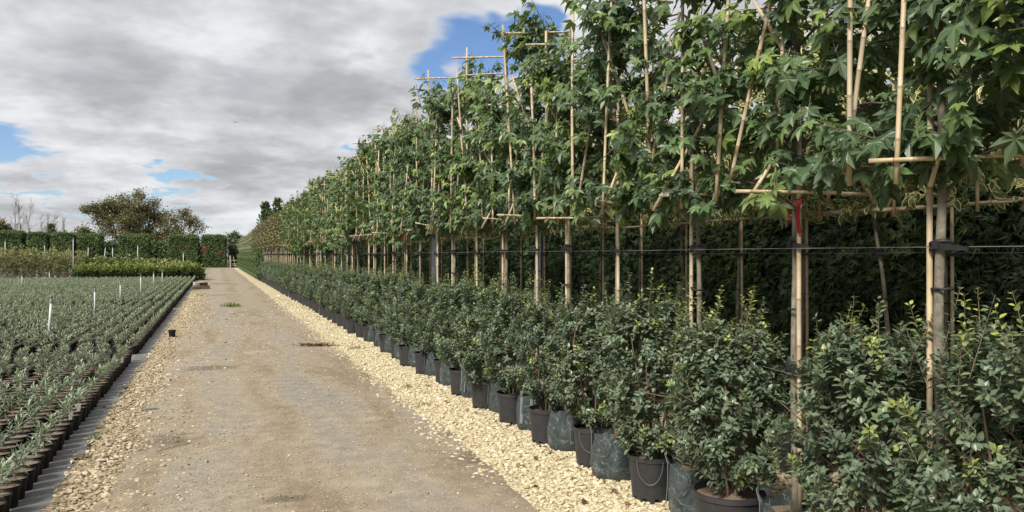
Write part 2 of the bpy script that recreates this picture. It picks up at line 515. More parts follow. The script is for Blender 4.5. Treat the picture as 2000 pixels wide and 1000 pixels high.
class Acc:
    def __init__(self):
        self.V, self.Fc, self.m, self.t, self.v, self.sm = [], [], [], [], [], []
        self.n = 0

    def add(self, V, Fc, mat=0, tint=0.5, vein=0.0, smooth=False):
        V = np.asarray(V, float)
        Fc = np.asarray(Fc, int)
        self.V.append(V)
        self.Fc.append(Fc + self.n)
        self.m.append(np.full(len(Fc), mat))
        self.sm.append(np.full(len(Fc), smooth))
        self.t.append(np.broadcast_to(np.asarray(tint, float), (len(V),)))
        self.v.append(np.broadcast_to(np.asarray(vein, float), (len(V),)))
        self.n += len(V)
        return self

    def scatter(self, tpl, R, T, S, tint, mat=0, smooth=False):
        V, Fc, vein = tpl
        n = len(T)
        S = np.asarray(S, float)
        if S.ndim == 1:
            S = S[:, None]
        Vs = V[None] * S[:, None, :] if S.shape[1] == 3 else V[None] * S[:, :, None]
        out = np.einsum('nij,nvj->nvi', R, Vs) + T[:, None, :]
        idx = (np.arange(n) * len(V))[:, None, None] + Fc[None]
        tint = np.broadcast_to(np.asarray(tint, float), (n,))
        return self.add(out.reshape(-1, 3), idx.reshape(-1, 3), mat, np.repeat(tint, len(V)), np.tile(vein, n), smooth)

    def mesh(self, name, mats):
        V = np.concatenate(self.V)
        Fc = np.concatenate(self.Fc)
        me = bpy.data.meshes.new(name)
        me.vertices.add(len(V))
        me.vertices.foreach_set('co', V.astype(np.float32).ravel())
        me.loops.add(len(Fc) * 3)
        me.loops.foreach_set('vertex_index', Fc.astype(np.int32).ravel())
        me.polygons.add(len(Fc))
        me.polygons.foreach_set('loop_start', np.arange(0, len(Fc) * 3, 3, dtype=np.int32))
        me.polygons.foreach_set('material_index', np.concatenate(self.m).astype(np.int32))
        me.polygons.foreach_set('use_smooth', np.concatenate(self.sm).astype(bool))
        for mname in mats:
            me.materials.append(M[mname])
        for nm, arr in (('tint', self.t), ('vein', self.v)):
            a = me.attributes.new(nm, 'FLOAT', 'POINT')
            a.data.foreach_set('value', np.concatenate(arr).astype(np.float32))
        me.update(calc_edges=True)
        return me


def tube(pts, rad, n=8, cap=True):
    pts = np.asarray(pts, float)
    k = len(pts)
    rad = np.broadcast_to(np.asarray(rad, float), (k,))
    d = norm(np.gradient(pts, axis=0))
    up = np.array([0.0, 0.0, 1.0]) if abs(d[:, 2]).mean() < 0.8 else np.array([1.0, 0.0, 0.0])
    a = norm(np.cross(d, up))
    bb = np.cross(d, a)
    th = np.linspace(0, 2 * np.pi, n, endpoint=False)
    ring = np.cos(th)[None, :, None] * a[:, None] + np.sin(th)[None, :, None] * bb[:, None]
    V = (pts[:, None] + ring * rad[:, None, None]).reshape(-1, 3)
    f = []
    for i in range(k - 1):
        for j in range(n):
            p, q = i * n + j, i * n + (j + 1) % n
            f += [(p, q, q + n), (p, q + n, p + n)]
    if cap:
        V = np.vstack([V, pts[0], pts[-1]])
        for j in range(n):
            f += [(k * n, (j + 1) % n, j), (k * n + 1, (k - 1) * n + j, (k - 1) * n + (j + 1) % n)]
    return V, np.array(f)


def lathe(prof, n=32):
    th = np.linspace(0, 2 * np.pi, n, endpoint=False)
    V = np.array([[r * math.cos(a), r * math.sin(a), z] for r, z in prof for a in th])
    f = []
    for i in range(len(prof) - 1):
        for j in range(n):
            p, q = i * n + j, i * n + (j + 1) % n
            f += [(p, q, q + n), (p, q + n, p + n)]
    return V, np.array(f)


def box(x0, x1, y0, y1, z0, z1):
    V = np.array([[x, y, z] for z in (z0, z1) for y in (y0, y1) for x in (x0, x1)], float)
    f = [(0, 2, 3), (0, 3, 1), (4, 5, 7), (4, 7, 6), (0, 1, 5), (0, 5, 4), (2, 6, 7), (2, 7, 3), (0, 4, 6), (0, 6, 2), (1, 3, 7), (1, 7, 5)]
    return V, np.array(f)


def disc(r, z, n=20, hump=0.0):
    th = np.linspace(0, 2 * np.pi, n, endpoint=False)
    V = np.array([[0, 0, z + hump]] + [[r * math.cos(a), r * math.sin(a), z] for a in th])
    return V, np.array([(0, 1 + j, 1 + (j + 1) % n) for j in range(n)])


def obj(name, mesh, parent=None, loc=(0, 0, 0), rot=(0, 0, 0), scale=(1, 1, 1), kind=None):
    o = bpy.data.objects.new(name, mesh)
    COL.objects.link(o)
    o.parent = parent
    o.location, o.rotation_euler, o.scale = loc, rot, scale
    if kind:
        o['kind'] = kind
    return o


def thing(name, label, cat, loc=(0, 0, 0), rz=0.0, group=None):
    o = obj(name, None, None, loc, (0, 0, rz))
    o.empty_display_size = 0.1
    return tag(o, label, cat, group)


def tag(o, label, cat, group=None, kind=None):
    o['label'], o['category'] = label, cat
    if group:
        o['group'] = group
    if kind:
        o['kind'] = kind
    return o


_TEENS = 'zeroth first second third fourth fifth sixth seventh eighth ninth tenth eleventh twelfth thirteenth fourteenth fifteenth sixteenth seventeenth eighteenth nineteenth'.split()
ORD = _TEENS + [q + ('ieth' if k == 0 else 'y-' + _TEENS[k]) for q in ('twent', 'thirt', 'fort', 'fift', 'sixt') for k in range(10)]


# ---- leaf templates (x across, y along, z normal)
def gum_leaf(bend, wide=1.0):
    c = (0.0, 0.55, 0.0)
    V, vein = [c], [1.0]
    lob = [(-118, .62), (-56, .95), (0, 1.12), (56, .95), (118, .62)]
    seq = []
    for i, (a, L) in enumerate(lob):
        seq += [(a - 21, L * .60, 0), (a, L, 1), (a + 21, L * .60, 0)]
        if i < 4:
            seq.append(((a + lob[i + 1][0]) / 2, .43, 0))
    seq.append((180, .22, 0))
    for a, r, k in seq:
        r_ = math.radians(a)
        x, y = math.sin(r_) * r * wide, math.cos(r_) * r
        z = -bend * r * r + (0.0 if k else 0.07 * (r > .3))
        V.append((x, .55 + y, z))
        vein.append(0.92 if k else 0.0)
    n = len(V)
    f = [(0, i, i + 1) if i + 1 < n else (0, i, 1) for i in range(1, n)]
    f = [(a, c_, b_) for a, b_, c_ in f]
    # petiole
    m = len(V)
    V += [(-.018, -.55, -.05), (.018, -.55, -.05), (.014, .4, .0), (-.014, .4, .0)]
    vein += [.8] * 4
    f += [(m, m + 1, m + 2), (m, m + 2, m + 3)]
    return np.array(V), np.array(f), np.array(vein)


def oval_leaf(w, fold, curl):
    V = [(0, 0, 0), (-w, .38, fold), (0, .45, 0), (w, .38, fold), (-w * .72, .72, fold * .7 - curl * .5), (w * .72, .72, fold * .7 - curl * .5), (0, 1, -curl)]
    f = [(0, 2, 1), (0, 3, 2), (1, 2, 4), (2, 3, 5), (2, 6, 4), (2, 5, 6)]
    return np.array(V), np.array(f), np.array([1, 0, 1, 0, 0, 0, 1.0])


def blade_leaf(w, fold, curl):
    V = [(0, 0, 0), (-w, .5, fold), (0, .55, 0), (w, .5, fold), (0, 1, -curl)]
    f = [(0, 2, 1), (0, 3, 2), (1, 2, 4), (2, 3, 4)]
    return np.array(V), np.array(f), np.array([.5, 0, 1, 0, .5])


def quad_leaf(w):
    V = [(0, 0, 0), (w, .5, .04), (0, 1, -.05), (-w, .5, .04)]
    return np.array(V), np.array([(0, 1, 2), (0, 2, 3)]), np.array([.5, .5, .5, .5])


def edged_leaf():
    """oval leaf with an inner green field and a pale margin"""
    o_ = [(0, 0), (-.17, .2), (-.25, .45), (-.17, .75), (0, 1), (.17, .75), (.25, .45), (.17, .2)]
    V = [(x, y, abs(x) * .35 - .35 * y * y) for x, y in o_]
    i_ = [(x * .52, .5 + (y - .5) * .74) for x, y in o_]
    V += [(x, y, abs(x) * .35 - .35 * y * y) for x, y in i_]
    V.append((0, .5, -.35 * .25))
    f = []
    for k in range(8):
        a, b_ = k, (k + 1) % 8
        f += [(a, 8 + a, 8 + b_), (a, 8 + b_, b_), (16, 8 + b_, 8 + a)]
    return np.array(V), np.array(f), np.array([0.0] * 8 + [.7] * 8 + [1.0])


def far_spray():
    V = [(0, 0, 0), (.16, .5, -.02), (0, 1, -.18), (-.16, .5, -.02)]
    return np.array(V), np.array([(0, 1, 2), (0, 2, 3)]), np.full(4, .5)


def frond():
    """flat fan of conifer sprays"""
    V, f = [], []
    for a, L in ((0, 1.0), (-24, .7), (26, .62)):
        r = math.radians(a)
        d = np.array([math.sin(r), math.cos(r)])
        p = np.array([d[1], -d[0]])
        base = np.array([0, .12 * abs(a) / 26])
        k = len(V)
        for q, w in ((0, .03), (.45, .075)):
            pt = base + d * L * q
            V += [(pt[0] - p[0] * w, pt[1] - p[1] * w, -.25 * (L * q) ** 2), (pt[0] + p[0] * w, pt[1] + p[1] * w, -.25 * (L * q) ** 2)]
        tip = base + d * L
        V.append((tip[0], tip[1], -.4 * L * L))
        f += [(k, k + 1, k + 3), (k, k + 3, k + 2), (k + 2, k + 3, k + 4)]
    return np.array(V), np.array(f), np.full(len(V), .5)


def rnd_dirs(rng, n):
    return norm(rng.normal(size=(n, 3)))


# ------------------------------------------------------------------ the setting: ground, track, gravel, membrane
def sheet(name, xs_l, xs_r, ys, z, mat, nx=6, amp=0.0, rng=None):
    """strip between two edges given per y, with slight unevenness"""
    ys = np.asarray(ys, float)
    u = np.linspace(0, 1, nx)
    X = xs_l[:, None] * (1 - u) + xs_r[:, None] * u
    Y = np.repeat(ys[:, None], nx, 1)
    Zz = np.full_like(X, z)
    if amp:
        Zz = Zz + amp * (np.sin(X * 3.1 + Y * .7) * .5 + np.sin(X * 1.3 - Y * .33) * .5)
    V = np.stack([X, Y, Zz], -1).reshape(-1, 3)
    f = []
    for i in range(len(ys) - 1):
        for j in range(nx - 1):
            p = i * nx + j
            f += [(p, p + 1, p + nx + 1), (p, p + nx + 1, p + nx)]
    o = obj(name, Acc().add(V, f, smooth=True).mesh(name, [mat]))
    o['kind'] = 'structure'
    return o


def wav(y, a, ph):
    return a * (np.sin(y * 1.9 + ph) + .6 * np.sin(y * 4.3 + 2 * ph) + .4 * np.sin(y * 9.7 + 3 * ph))


ROAD_L, ROAD_R = -0.66, 1.97
g = sheet('ground', np.full(2, -1500.0), np.full(2, 1500.0), [-60.0, 1900.0], 0.0, 'ground', 2)
g['label'] = 'rough grassy earth stretching to the horizon'
ys = np.concatenate([np.arange(-4, 20, .12), np.arange(20, 103, .6)])
o = sheet('weed_membrane', np.full(len(ys), -24.0), -1.03 + wav(ys, .012, 1.1), ys, 0.006, 'membrane', 24)
o['label'] = 'grey woven weed membrane under the bed of small pots'
gv = sheet('gravel_verge', -1.03 + wav(ys, .03, .4), np.full(len(ys), ROAD_L + .35), ys, 0.0115, 'gravel_brown', 5)
gv['label'] = 'coarse brown limestone gravel along the membrane edge'
gp = sheet('gravel_strip', np.full(len(ys), ROAD_R - .3), np.full(len(ys), 7.5), ys, 0.0115, 'gravel_pale', 10)
gp['label'] = 'pale yellow gravel strip under the potted shrubs and trees'
rd = sheet('track', ROAD_L + wav(ys, .05, .2), ROAD_R + wav(ys, .035, 1.7), ys, 0.020, 'track', 16, 0.004)
rd['label'] = 'compacted brown stone-dust track between the pot bed and trees'


# ---- stones
def stone_tpls(rng, k, flat):
    ph = (1 + 5 ** .5) / 2
    base = norm(np.array([(-1, ph, 0), (1, ph, 0), (-1, -ph, 0), (1, -ph, 0), (0, -1, ph), (0, 1, ph), (0, -1, -ph), (0, 1, -ph), (ph, 0, -1), (ph, 0, 1), (-ph, 0, -1), (-ph, 0, 1)], float))
    f = np.array([(0, 11, 5), (0, 5, 1), (0, 1, 7), (0, 7, 10), (0, 10, 11), (1, 5, 9), (5, 11, 4), (11, 10, 2), (10, 7, 6), (7, 1, 8), (3, 9, 4), (3, 4, 2), (3, 2, 6), (3, 6, 8), (3, 8, 9), (4, 9, 5), (2, 4, 11), (6, 2, 10), (8, 6, 7), (9, 8, 1)])
    out = []
    for _ in range(k):
        V = base * rng.uniform(.72, 1.2, (12, 1)) * np.array([1.15, rng.uniform(.65, .95), flat * rng.uniform(.8, 1.2)])
        out.append((V, f, np.full(12, .5)))
    return out


rngS = np.random.default_rng(5)
TPL_S = stone_tpls(rngS, 8, .55)


def rotz(a, tilt=None, rng=None):
    n = len(a)
    R = np.zeros((n, 3, 3))
    R[:, 0, 0], R[:, 0, 1], R[:, 1, 0], R[:, 1, 1], R[:, 2, 2] = np.cos(a), -np.sin(a), np.sin(a), np.cos(a), 1
    if tilt is not None:
        e = rng.normal(0, tilt, (n, 2))
        Tm = np.zeros((n, 3, 3))
        cx, sx = np.cos(e[:, 0]), np.sin(e[:, 0])
        Tm[:, 0, 0] = 1
        Tm[:, 1, 1], Tm[:, 1, 2], Tm[:, 2, 1], Tm[:, 2, 2] = cx, -sx, sx, cx
        R = np.einsum('nij,njk->nik', R, Tm)
    return R


OCT = (np.array([(1, 0, 0), (-.9, .1, 0), (0, .8, .1), (.1, -.75, 0), (.1, .1, .6), (0, 0, -.5)]), np.array([(4, 0, 2), (4, 2, 1), (4, 1, 3), (4, 3, 0), (5, 2, 0), (5, 1, 2), (5, 3, 1), (5, 0, 3)]), np.full(6, .5))


def stones(parent, mat, x, y, r, z0, tint, nparts, rng):
    x, y, r, tint = map(np.asarray, (x, y, r, tint))
    zc = z0 + r * rng.uniform(.05, .42, len(x))
    R = rotz(rng.uniform(0, 6.28, len(x)), .25, rng)
    T = np.stack([x, y, zc], -1)
    seen = np.zeros(len(x), bool)
    if nparts:
        Z = depth(x, y)
        u = (CY * x - SY * y) / np.maximum(Z, .01)
        vis = (np.abs(u) < .66) & (Z > 1) & (H / np.maximum(Z, .01) < .33)
        score = np.where(vis, r / np.maximum(Z, .1), 0)
        seen[np.argsort(-score)[:nparts]] = True
        meshes = {}
        for i in np.nonzero(seen)[0]:
            k = int(rng.integers(0, 8))
            q = int(np.clip(tint[i] * 5, 0, 4))
            if (k, q) not in meshes:
                meshes[(k, q)] = Acc().add(*TPL_S[k][:2], tint=(q + .5) / 5).mesh('stone', [mat])
            s = float(r[i])
            obj('stone', meshes[(k, q)], parent, tuple(T[i]), (rng.normal(0, .2), rng.normal(0, .2), rng.uniform(0, 6.28)), (s, s, s))
    acc = Acc()
    rest = ~seen
    kk = rng.integers(0, 8, len(x))
    small = (r / np.maximum(depth(x, y), .5)) < .0019
    if (rest & small).any():
        q = rest & small
        acc.scatter(OCT, R[q], T[q], r[q] * 1.05, tint[q])
    rest = rest & ~small
    for k in range(8):
        m_ = rest & (kk == k)
        if m_.any():
            acc.scatter(TPL_S[k], R[m_], T[m_], r[m_], tint[m_])
    return obj('loose_stones', acc.mesh('loose_stones', [mat]), parent, kind='stuff')


def strip_points(rng, x0, x1, s0, s1, rmin, k, cov):
    xs, ys_, rs = [], [], []
    s = s0
    while s < s1:
        ds = max(.25, .08 * s)
        r = max(rmin, k * s)
        n_ = int(cov * (x1 - x0) * ds / (math.pi * r * r))
        xs.append(rng.uniform(x0, x1, n_))
        ys_.append(rng.uniform(s, s + ds, n_))
        rs.append(r * rng.lognormal(0, .33, n_))
        s += ds
    return np.concatenate(xs), np.concatenate(ys_), np.concatenate(rs)


# coarse brown stones of the left verge, thinning out onto the track and the membrane
x, y, r = strip_points(rngS, -1.16, -.02, 3.6, 34, .0140, .0009, .95)
keep = rngS.uniform(size=len(x)) < np.interp(x + rngS.normal(0, .03, len(x)), [-1.08, -1.0, -.93, -.80, -.66, -.48, -.1], [0, .3, 1, .85, .5, .16, .03])
x, y, r = x[keep], y[keep], r[keep]
stones(gv, 'track_stone', x, y, r, .0125, np.clip(rngS.normal(.58, .22, len(x)), 0, 1), 300, rngS)
# pale gravel on the right
x, y, r = strip_points(rngS, 1.72, 3.0, 2.9, 30, .0138, .0010, .85)
keep = rngS.uniform(size=len(x)) < np.interp(x + wav(y, .03, 1.7), [1.72, 1.86, 1.97, 2.07, 2.7, 3.0], [.03, .15, .5, 1, 1, .6]) * np.interp(y, [14, 34], [1, .12])
x, y, r = x[keep], y[keep], r[keep]
x2, y2, r2 = strip_points(rngS, 3.0, 4.9, 2.2, 8, .016, .0022, .5)
x, y, r = np.concatenate([x, x2]), np.concatenate([y, y2]), np.concatenate([r, r2])
stones(gp, 'limestone', x, y, r, .0125, np.clip(rngS.normal(.62, .2, len(x)), 0, 1), 300, rngS)
# crumbs lying on the track
x, y, r = strip_points(rngS, ROAD_L, ROAD_R, 3.2, 22, .0046, .0008, .04)
stones(rd, 'road_stone', x, y, r, .0215, np.clip(rngS.normal(.55, .25, len(x)), 0, 1), 0, rngS)

# ------------------------------------------------------------------ containers and shared small meshes
pot_prof = lambda R0, R1, Hh: [(R1 * .985, .03), (R1, .03), (R0, Hh * .90), (R0 * 1.045, Hh * .905), (R0 * 1.045, Hh), (R0 * .975, Hh), (R0 * .93, Hh * .75)]


def big_pot(R0=.155, R1=.132, Hh=.30):
    acc = Acc().add(*lathe(pot_prof(R0, R1, Hh), 60), smooth=False)
    # castellated foot
    n = 60
    th = np.linspace(0, 2 * np.pi, n, endpoint=False)
    for j in range(n):
        if j % 6 in (0, 1):
            continue
        a0, a1 = th[j], th[j] + 2 * np.pi / n
        V = []
        for a in (a0, a1):
            for rr in (R1, R1 - .008):
                for z in (0.0, .031):
                    V.append((rr * math.cos(a) * (.985 if z == 0 else 1), rr * math.sin(a) * (.985 if z == 0 else 1), z))
        f = [(0, 4, 5), (0, 5, 1), (2, 3, 7), (2, 7, 6), (0, 1, 3), (0, 3, 2), (4, 6, 7), (4, 7, 5), (0, 2, 6), (0, 6, 4)]
        acc.add(V, f)
    return acc.mesh('pot', ['black_plastic'])


POT = big_pot()
POT_BIG = big_pot(.20, .17, .30)
SOIL = Acc().add(*disc(.148, .262, 24, .02), smooth=True).mesh('soil', ['soil'])
SOIL_BIG = Acc().add(*disc(.19, .262, 24, .02), smooth=True).mesh('soil', ['soil'])


def grow_bag(seed):
    rng = np.random.default_rng(seed)
    n, k = 40, 12
    th = np.linspace(0, 2 * np.pi, n, endpoint=False)
    V, f = [], []
    ph = rng.uniform(0, 6.28, 6)
    for i in range(k):
        z = .36 * i / (k - 1)
        bul = .168 + .020 * math.sin(math.pi * min(1, i / (k - 2)) ** .7)
        if i == 0:
            bul = .155
        for a in th:
            w = .006 * math.sin(3 * a + ph[0] + 9 * z) + .005 * math.sin(7 * a + ph[1] - 14 * z) + .003 * math.sin(13 * a + ph[2] + 30 * z) + .012 * (z / .36) * math.sin(2 * a + ph[3])
            zz_ = z + (.014 * math.sin(4 * a + ph[4]) + .008 * math.sin(9 * a + ph[5])) * (z / .36)
            V.append(((bul + w) * math.cos(a), (bul + w) * math.sin(a), max(0.0, zz_)))
    for i in range(k - 1):
        for j in range(n):
            p, q = i * n + j, i * n + (j + 1) % n
            f += [(p, q, q + n), (p, q + n, p + n)]
    return Acc().add(V, f, smooth=True).mesh('grow_bag', ['bag_plastic'])


BAGS = [grow_bag(i) for i in range(4)]
BAG_SOIL = Acc().add(*disc(.165, .30, 24, .02), smooth=True).mesh('soil', ['soil'])


def strap_mesh():
    acc = Acc()
    pts = [(-.06, 0, .10), (-.06, .012, .25), (-.058, .01, .36), (-.05, -.02, .415), (0, -.035, .43), (.05, -.02, .415), (.058, .01, .36), (.06, .012, .25), (.06, 0, .10)]
    V, f = [], []
    for i, p in enumerate(pts):
        p = np.array(p)
        a, b_ = np.array(pts[max(0, i - 1)]), np.array(pts[min(len(pts) - 1, i + 1)])
        w = norm(np.cross(b_ - a, np.array([0, 1, 0])))* .017
        for q in (-1, 1):
            for yy in (0, .004):
                V.append(p + q * w + np.array([0, yy, 0]))
    for i in range(len(pts) - 1):
        p, q = i * 4, i * 4 + 4
        for a, b_ in ((0, 2), (2, 3), (3, 1), (1, 0)):
            f += [(p + a, p + b_, q + b_), (p + a, q + b_, q + a)]
    return acc.add(V, f).mesh('strap', ['strap_web'])


STRAP = strap_mesh()


def cane_mesh(L, r, nodes, seed):
    """bamboo cane along +z from the origin"""
    rng = np.random.default_rng(seed)
    zs, rs, vn = [0], [r], [0]
    step = L / nodes
    for i in range(1, nodes):
        z = i * step + rng.uniform(-.15, .15) * step
        for dz, k, v_ in ((-.012, 1.0, 0), (-.003, 1.12, .6), (.003, 1.13, 1), (.010, .97, 0)):
            zs.append(z + dz)
            rs.append(r * k)
            vn.append(v_)
    zs.append(L)
    rs.append(r * .9)
    vn.append(.3)
    bx, by = rng.uniform(-.008, .008, 2)
    pts = [(bx * math.sin(z / L * 3.1), by * math.sin(z / L * 2.6), z) for z in zs]
    V, f = tube(pts, np.array(rs), 8)
    ve = np.concatenate([np.repeat(vn, 8), [0, 0]])
    return Acc().add(V, f, vein=ve, smooth=True).mesh('cane', ['bamboo'])


CANES = [cane_mesh(2.0, .0115, 8, s) for s in range(4)]
STAKES = [cane_mesh(2.6, .0125, 9, s + 9) for s in range(3)]


def put_cane(name, parent, a, b_, mesh, L, thick=1.0):
    a, b_ = Vector(a), Vector(b_)
    d = b_ - a
    o = obj(name, mesh, parent, a, d.to_track_quat('Z', 'Y').to_euler(), (thick, thick, d.length / L))
    return o


def tie_mesh(seed):
    """rubber tree tie: double wrap round stem and cane with a serrated tail along the wire"""
    rng = np.random.default_rng(seed)
    acc = Acc()
    for z in (-.012, .016):
        th = np.linspace(0, 2 * np.pi, 17)
        pts = [(.040 * math.cos(a), .040 * math.sin(a) + .008, z + .006 * math.sin(a * 2)) for a in th]
        acc.add(*tube(pts, .0115, 6, False), smooth=True)
    dr = rng.uniform(-.035, .0)
    k = 7
    V = []
    for i in range(k + 1):
        u = i / k
        x, y = -.042, .02 - .17 * u
        zc = dr * u
        hh_ = .016 * (1 - .5 * u) + (.005 if i % 2 else 0)
        for q in (-1, 1):
            V += [(x - .004, y, zc + q * hh_), (x + .004, y, zc + q * hh_)]
    f = []
    for i in range(k):
        p, q = i * 4, i * 4 + 4
        for a, b_ in ((0, 2), (2, 3), (3, 1), (1, 0)):
            f += [(p + a, p + b_, q + b_), (p + a, q + b_, q + a)]
    acc.add(V, f)
    acc.add(*box(-.052, -.034, -.014, .014, -.016, .018))
    return acc.mesh('tie', ['rubber'])


TIES = [tie_mesh(i) for i in range(3)]
ring_pts = [(.032 * math.cos(a), .032 * math.sin(a) + .008, 0) for a in np.linspace(0, 2 * np.pi, 13)]
CLIP = Acc().add(*tube(ring_pts, .005, 5, False), smooth=True).mesh('stem_tie', ['rubber'])


def trunk_mesh(h, r0, r1, seed, wob=.012, mat='bark', lean=(0, 0)):
    rng = np.random.default_rng(seed)
    k = 22
    zs = np.linspace(0, h, k)
    p = rng.uniform(0, 6.28, 4)
    xs = wob * (np.sin(zs * 2.1 + p[0]) + .5 * np.sin(zs * 5 + p[1])) + lean[0] * zs / h
    ys_ = wob * (np.sin(zs * 1.8 + p[2]) + .5 * np.sin(zs * 4.4 + p[3])) + lean[1] * zs / h
    rr = np.linspace(r0, r1, k) * (1 + .05 * np.sin(zs * 17 + p[0]) + rng.normal(0, .03, k))
    rr[0] *= 1.25
    V, f = tube(np.stack([xs - xs[0], ys_ - ys_[0], zs], -1), rr, 12)
    return Acc().add(V, f, smooth=True).mesh('trunk', [mat])


TRUNKS = [trunk_mesh(3.35, .026, .012, s) for s in range(5)]

# ------------------------------------------------------------------ crowns
GUM = [gum_leaf(b_, w) for b_, w in ((.05, 1.05), (.18, .95), (.42, 1.05), (.10, .82))]
GUM_MESH = {}


def gum_crown(seed, z0, z1, half, thick, nshoot):
    """leaf positions of a flat trained crown: shoots along tied-in tiers"""
    rng = np.random.default_rng(seed)
    P_, Dv, U, S, Tn = [], [], [], [], []
    stems = []
    mood = rng.uniform(-.10, .17)
    tiers = np.linspace(z0 + .02, z1 - .05, 6)
    dens = rng.uniform(.35, 1.0, (6, 4))
    for i in range(nshoot):
        ti, yi = int(rng.integers(0, 6)), rng.uniform(-half, half) * .95
        while rng.uniform() > dens[ti, min(3, int((yi / half + 1) * 2))]:
            ti, yi = int(rng.integers(0, 6)), rng.uniform(-half, half) * .95
        if ti >= 4:
            yi *= .72 if ti == 4 else .5
        tz = tiers[ti] + rng.normal(0, .07)
        base = np.array([rng.normal(0, .10), yi, tz])
        side = 1 if rng.uniform() < .36 else -1
        d = norm(np.array([side * rng.uniform(.25, 1.0), rng.normal(-.3, .6), rng.uniform(-.05, .95)]))
        L = rng.uniform(.10, .36) * (thick / .22)
        if tz > tiers[4] and rng.uniform() < .5:
            d = norm(np.array([side * .3, rng.normal(0, .3), 1.0]))
            L = rng.uniform(.2, .42)
        shade = float(np.clip(rng.beta(1.6, 3.2) * .75 + mood, .02, .8))
        if rng.uniform() < .19:
            shade = rng.uniform(.58, .8)
        n_ = int(L / .036) + 2
        stems.append((base, base + d * L))
        for k in range(n_):
            u = (k + .6) / n_
            out_ = norm(np.array([side * rng.uniform(.3, 1.0), rng.normal(-.3, .75), 0.0]))
            ld = norm(out_ * rng.uniform(.2, .8) + np.array([0, rng.normal(0, .5), -rng.uniform(-.05, .85)]))
            sz = rng.uniform(.050, .098) * (1 - .35 * u ** 3)
            P_.append(base + d * L * u + norm(out_ + rng.normal(0, .3, 3)) * sz * rng.uniform(.2, .9))
            Dv.append(ld)
            U.append(norm(out_ * .8 + np.array([side * .45, -.25, .65]) + rng.normal(0, .33, 3)))
            S.append(sz)
            Tn.append(np.clip(shade + rng.normal(0, .07) + .22 * u ** 4, 0, 1))
    return np.array(P_), np.array(Dv), np.array(U), np.array(S), np.array(Tn), stems, tiers, rng


def limbs_mesh(stems, tiers, half, rng, mat='dark_branch'):
    acc = Acc()
    for tz in tiers:
        for sgn in (-1, 1):
            pts = [(0, 0, tz - .16), (0, sgn * half * .35, tz - .03 + rng.normal(0, .02)), (0, sgn * half * .7, tz + rng.normal(0, .02)), (0, sgn * half * .98, tz + .02)]
            acc.add(*tube(pts, [.009, .007, .005, .003], 5, False), smooth=True)
    for a, b_ in stems:
        acc.add(*tube([a, (a + b_) / 2 + rng.normal(0, .008, 3), b_], [.004, .0032, .002], 4, False), smooth=True)
    return acc.mesh('branch', [mat])


def gum_foliage(parent, crown, world, nparts):
    P_, Dv, U, S, Tn, stems, tiers, rng = crown
    R = frames(Dv, U)
    sel = np.zeros(len(P_), bool)
    if nparts:
        wx = P_ + np.array(world)
        Z = depth(wx[:, 0], wx[:, 1])
        u = (CY * wx[:, 0] - SY * wx[:, 1]) / np.maximum(Z, .1)
        v_ = (wx[:, 2] - H) / np.maximum(Z, .1)
        ok = (np.abs(u) < .70) & (np.abs(v_) < .36) & (Z > .8)
        sel[np.argsort(-np.where(ok, S / np.maximum(Z, .1) - .02 * P_[:, 0], -9))[:min(nparts, int(ok.sum()))]] = True
    kk = rng.integers(0, 4, len(P_))
    for i in np.nonzero(sel)[0]:
        q = int(np.clip(Tn[i] * 10, 0, 9))
        key = (int(kk[i]), q)
        if key not in GUM_MESH:
            tp = GUM[key[0]]
            GUM_MESH[key] = Acc().add(tp[0], tp[1], tint=(q + .5) / 10, vein=tp[2]).mesh('leaf', ['gum_leaf'])
        mt = Matrix_from(R[i])
        obj('leaf', GUM_MESH[key], parent, tuple(P_[i]), mt, (S[i],) * 3)
    acc = Acc()
    for k in range(4):
        m_ = (~sel) & (kk == k)
        acc.scatter(GUM[k], R[m_], P_[m_], S[m_], Tn[m_])
    return acc


from mathutils import Matrix


def Matrix_from(r):
    return Matrix([[float(q) for q in row] for row in r]).to_euler()


# shared crowns for the trees further down the row
GUM_SHARED = []
for sd in range(5):
    cr = gum_crown(100 + sd, 2.0, 3.42, .54, .26, 130)
    e = Acc()
    R = frames(cr[1], cr[2])
    kk = np.random.default_rng(sd).integers(0, 4, len(cr[0]))
    for k in range(4):
        e.scatter(GUM[k], R[kk == k], cr[0][kk == k], cr[3][kk == k], cr[4][kk == k])
    GUM_SHARED.append((e.mesh('foliage', ['gum_leaf']), limbs_mesh(cr[5], cr[6], .52, cr[7])))

TREE_S = [1.45, 2.33, 3.26, 4.12, 5.07, 5.95, 6.74]
while TREE_S[-1] < 31.2:
    TREE_S.append(TREE_S[-1] + .87)
rngT = np.random.default_rng(77)
LT = 2.82


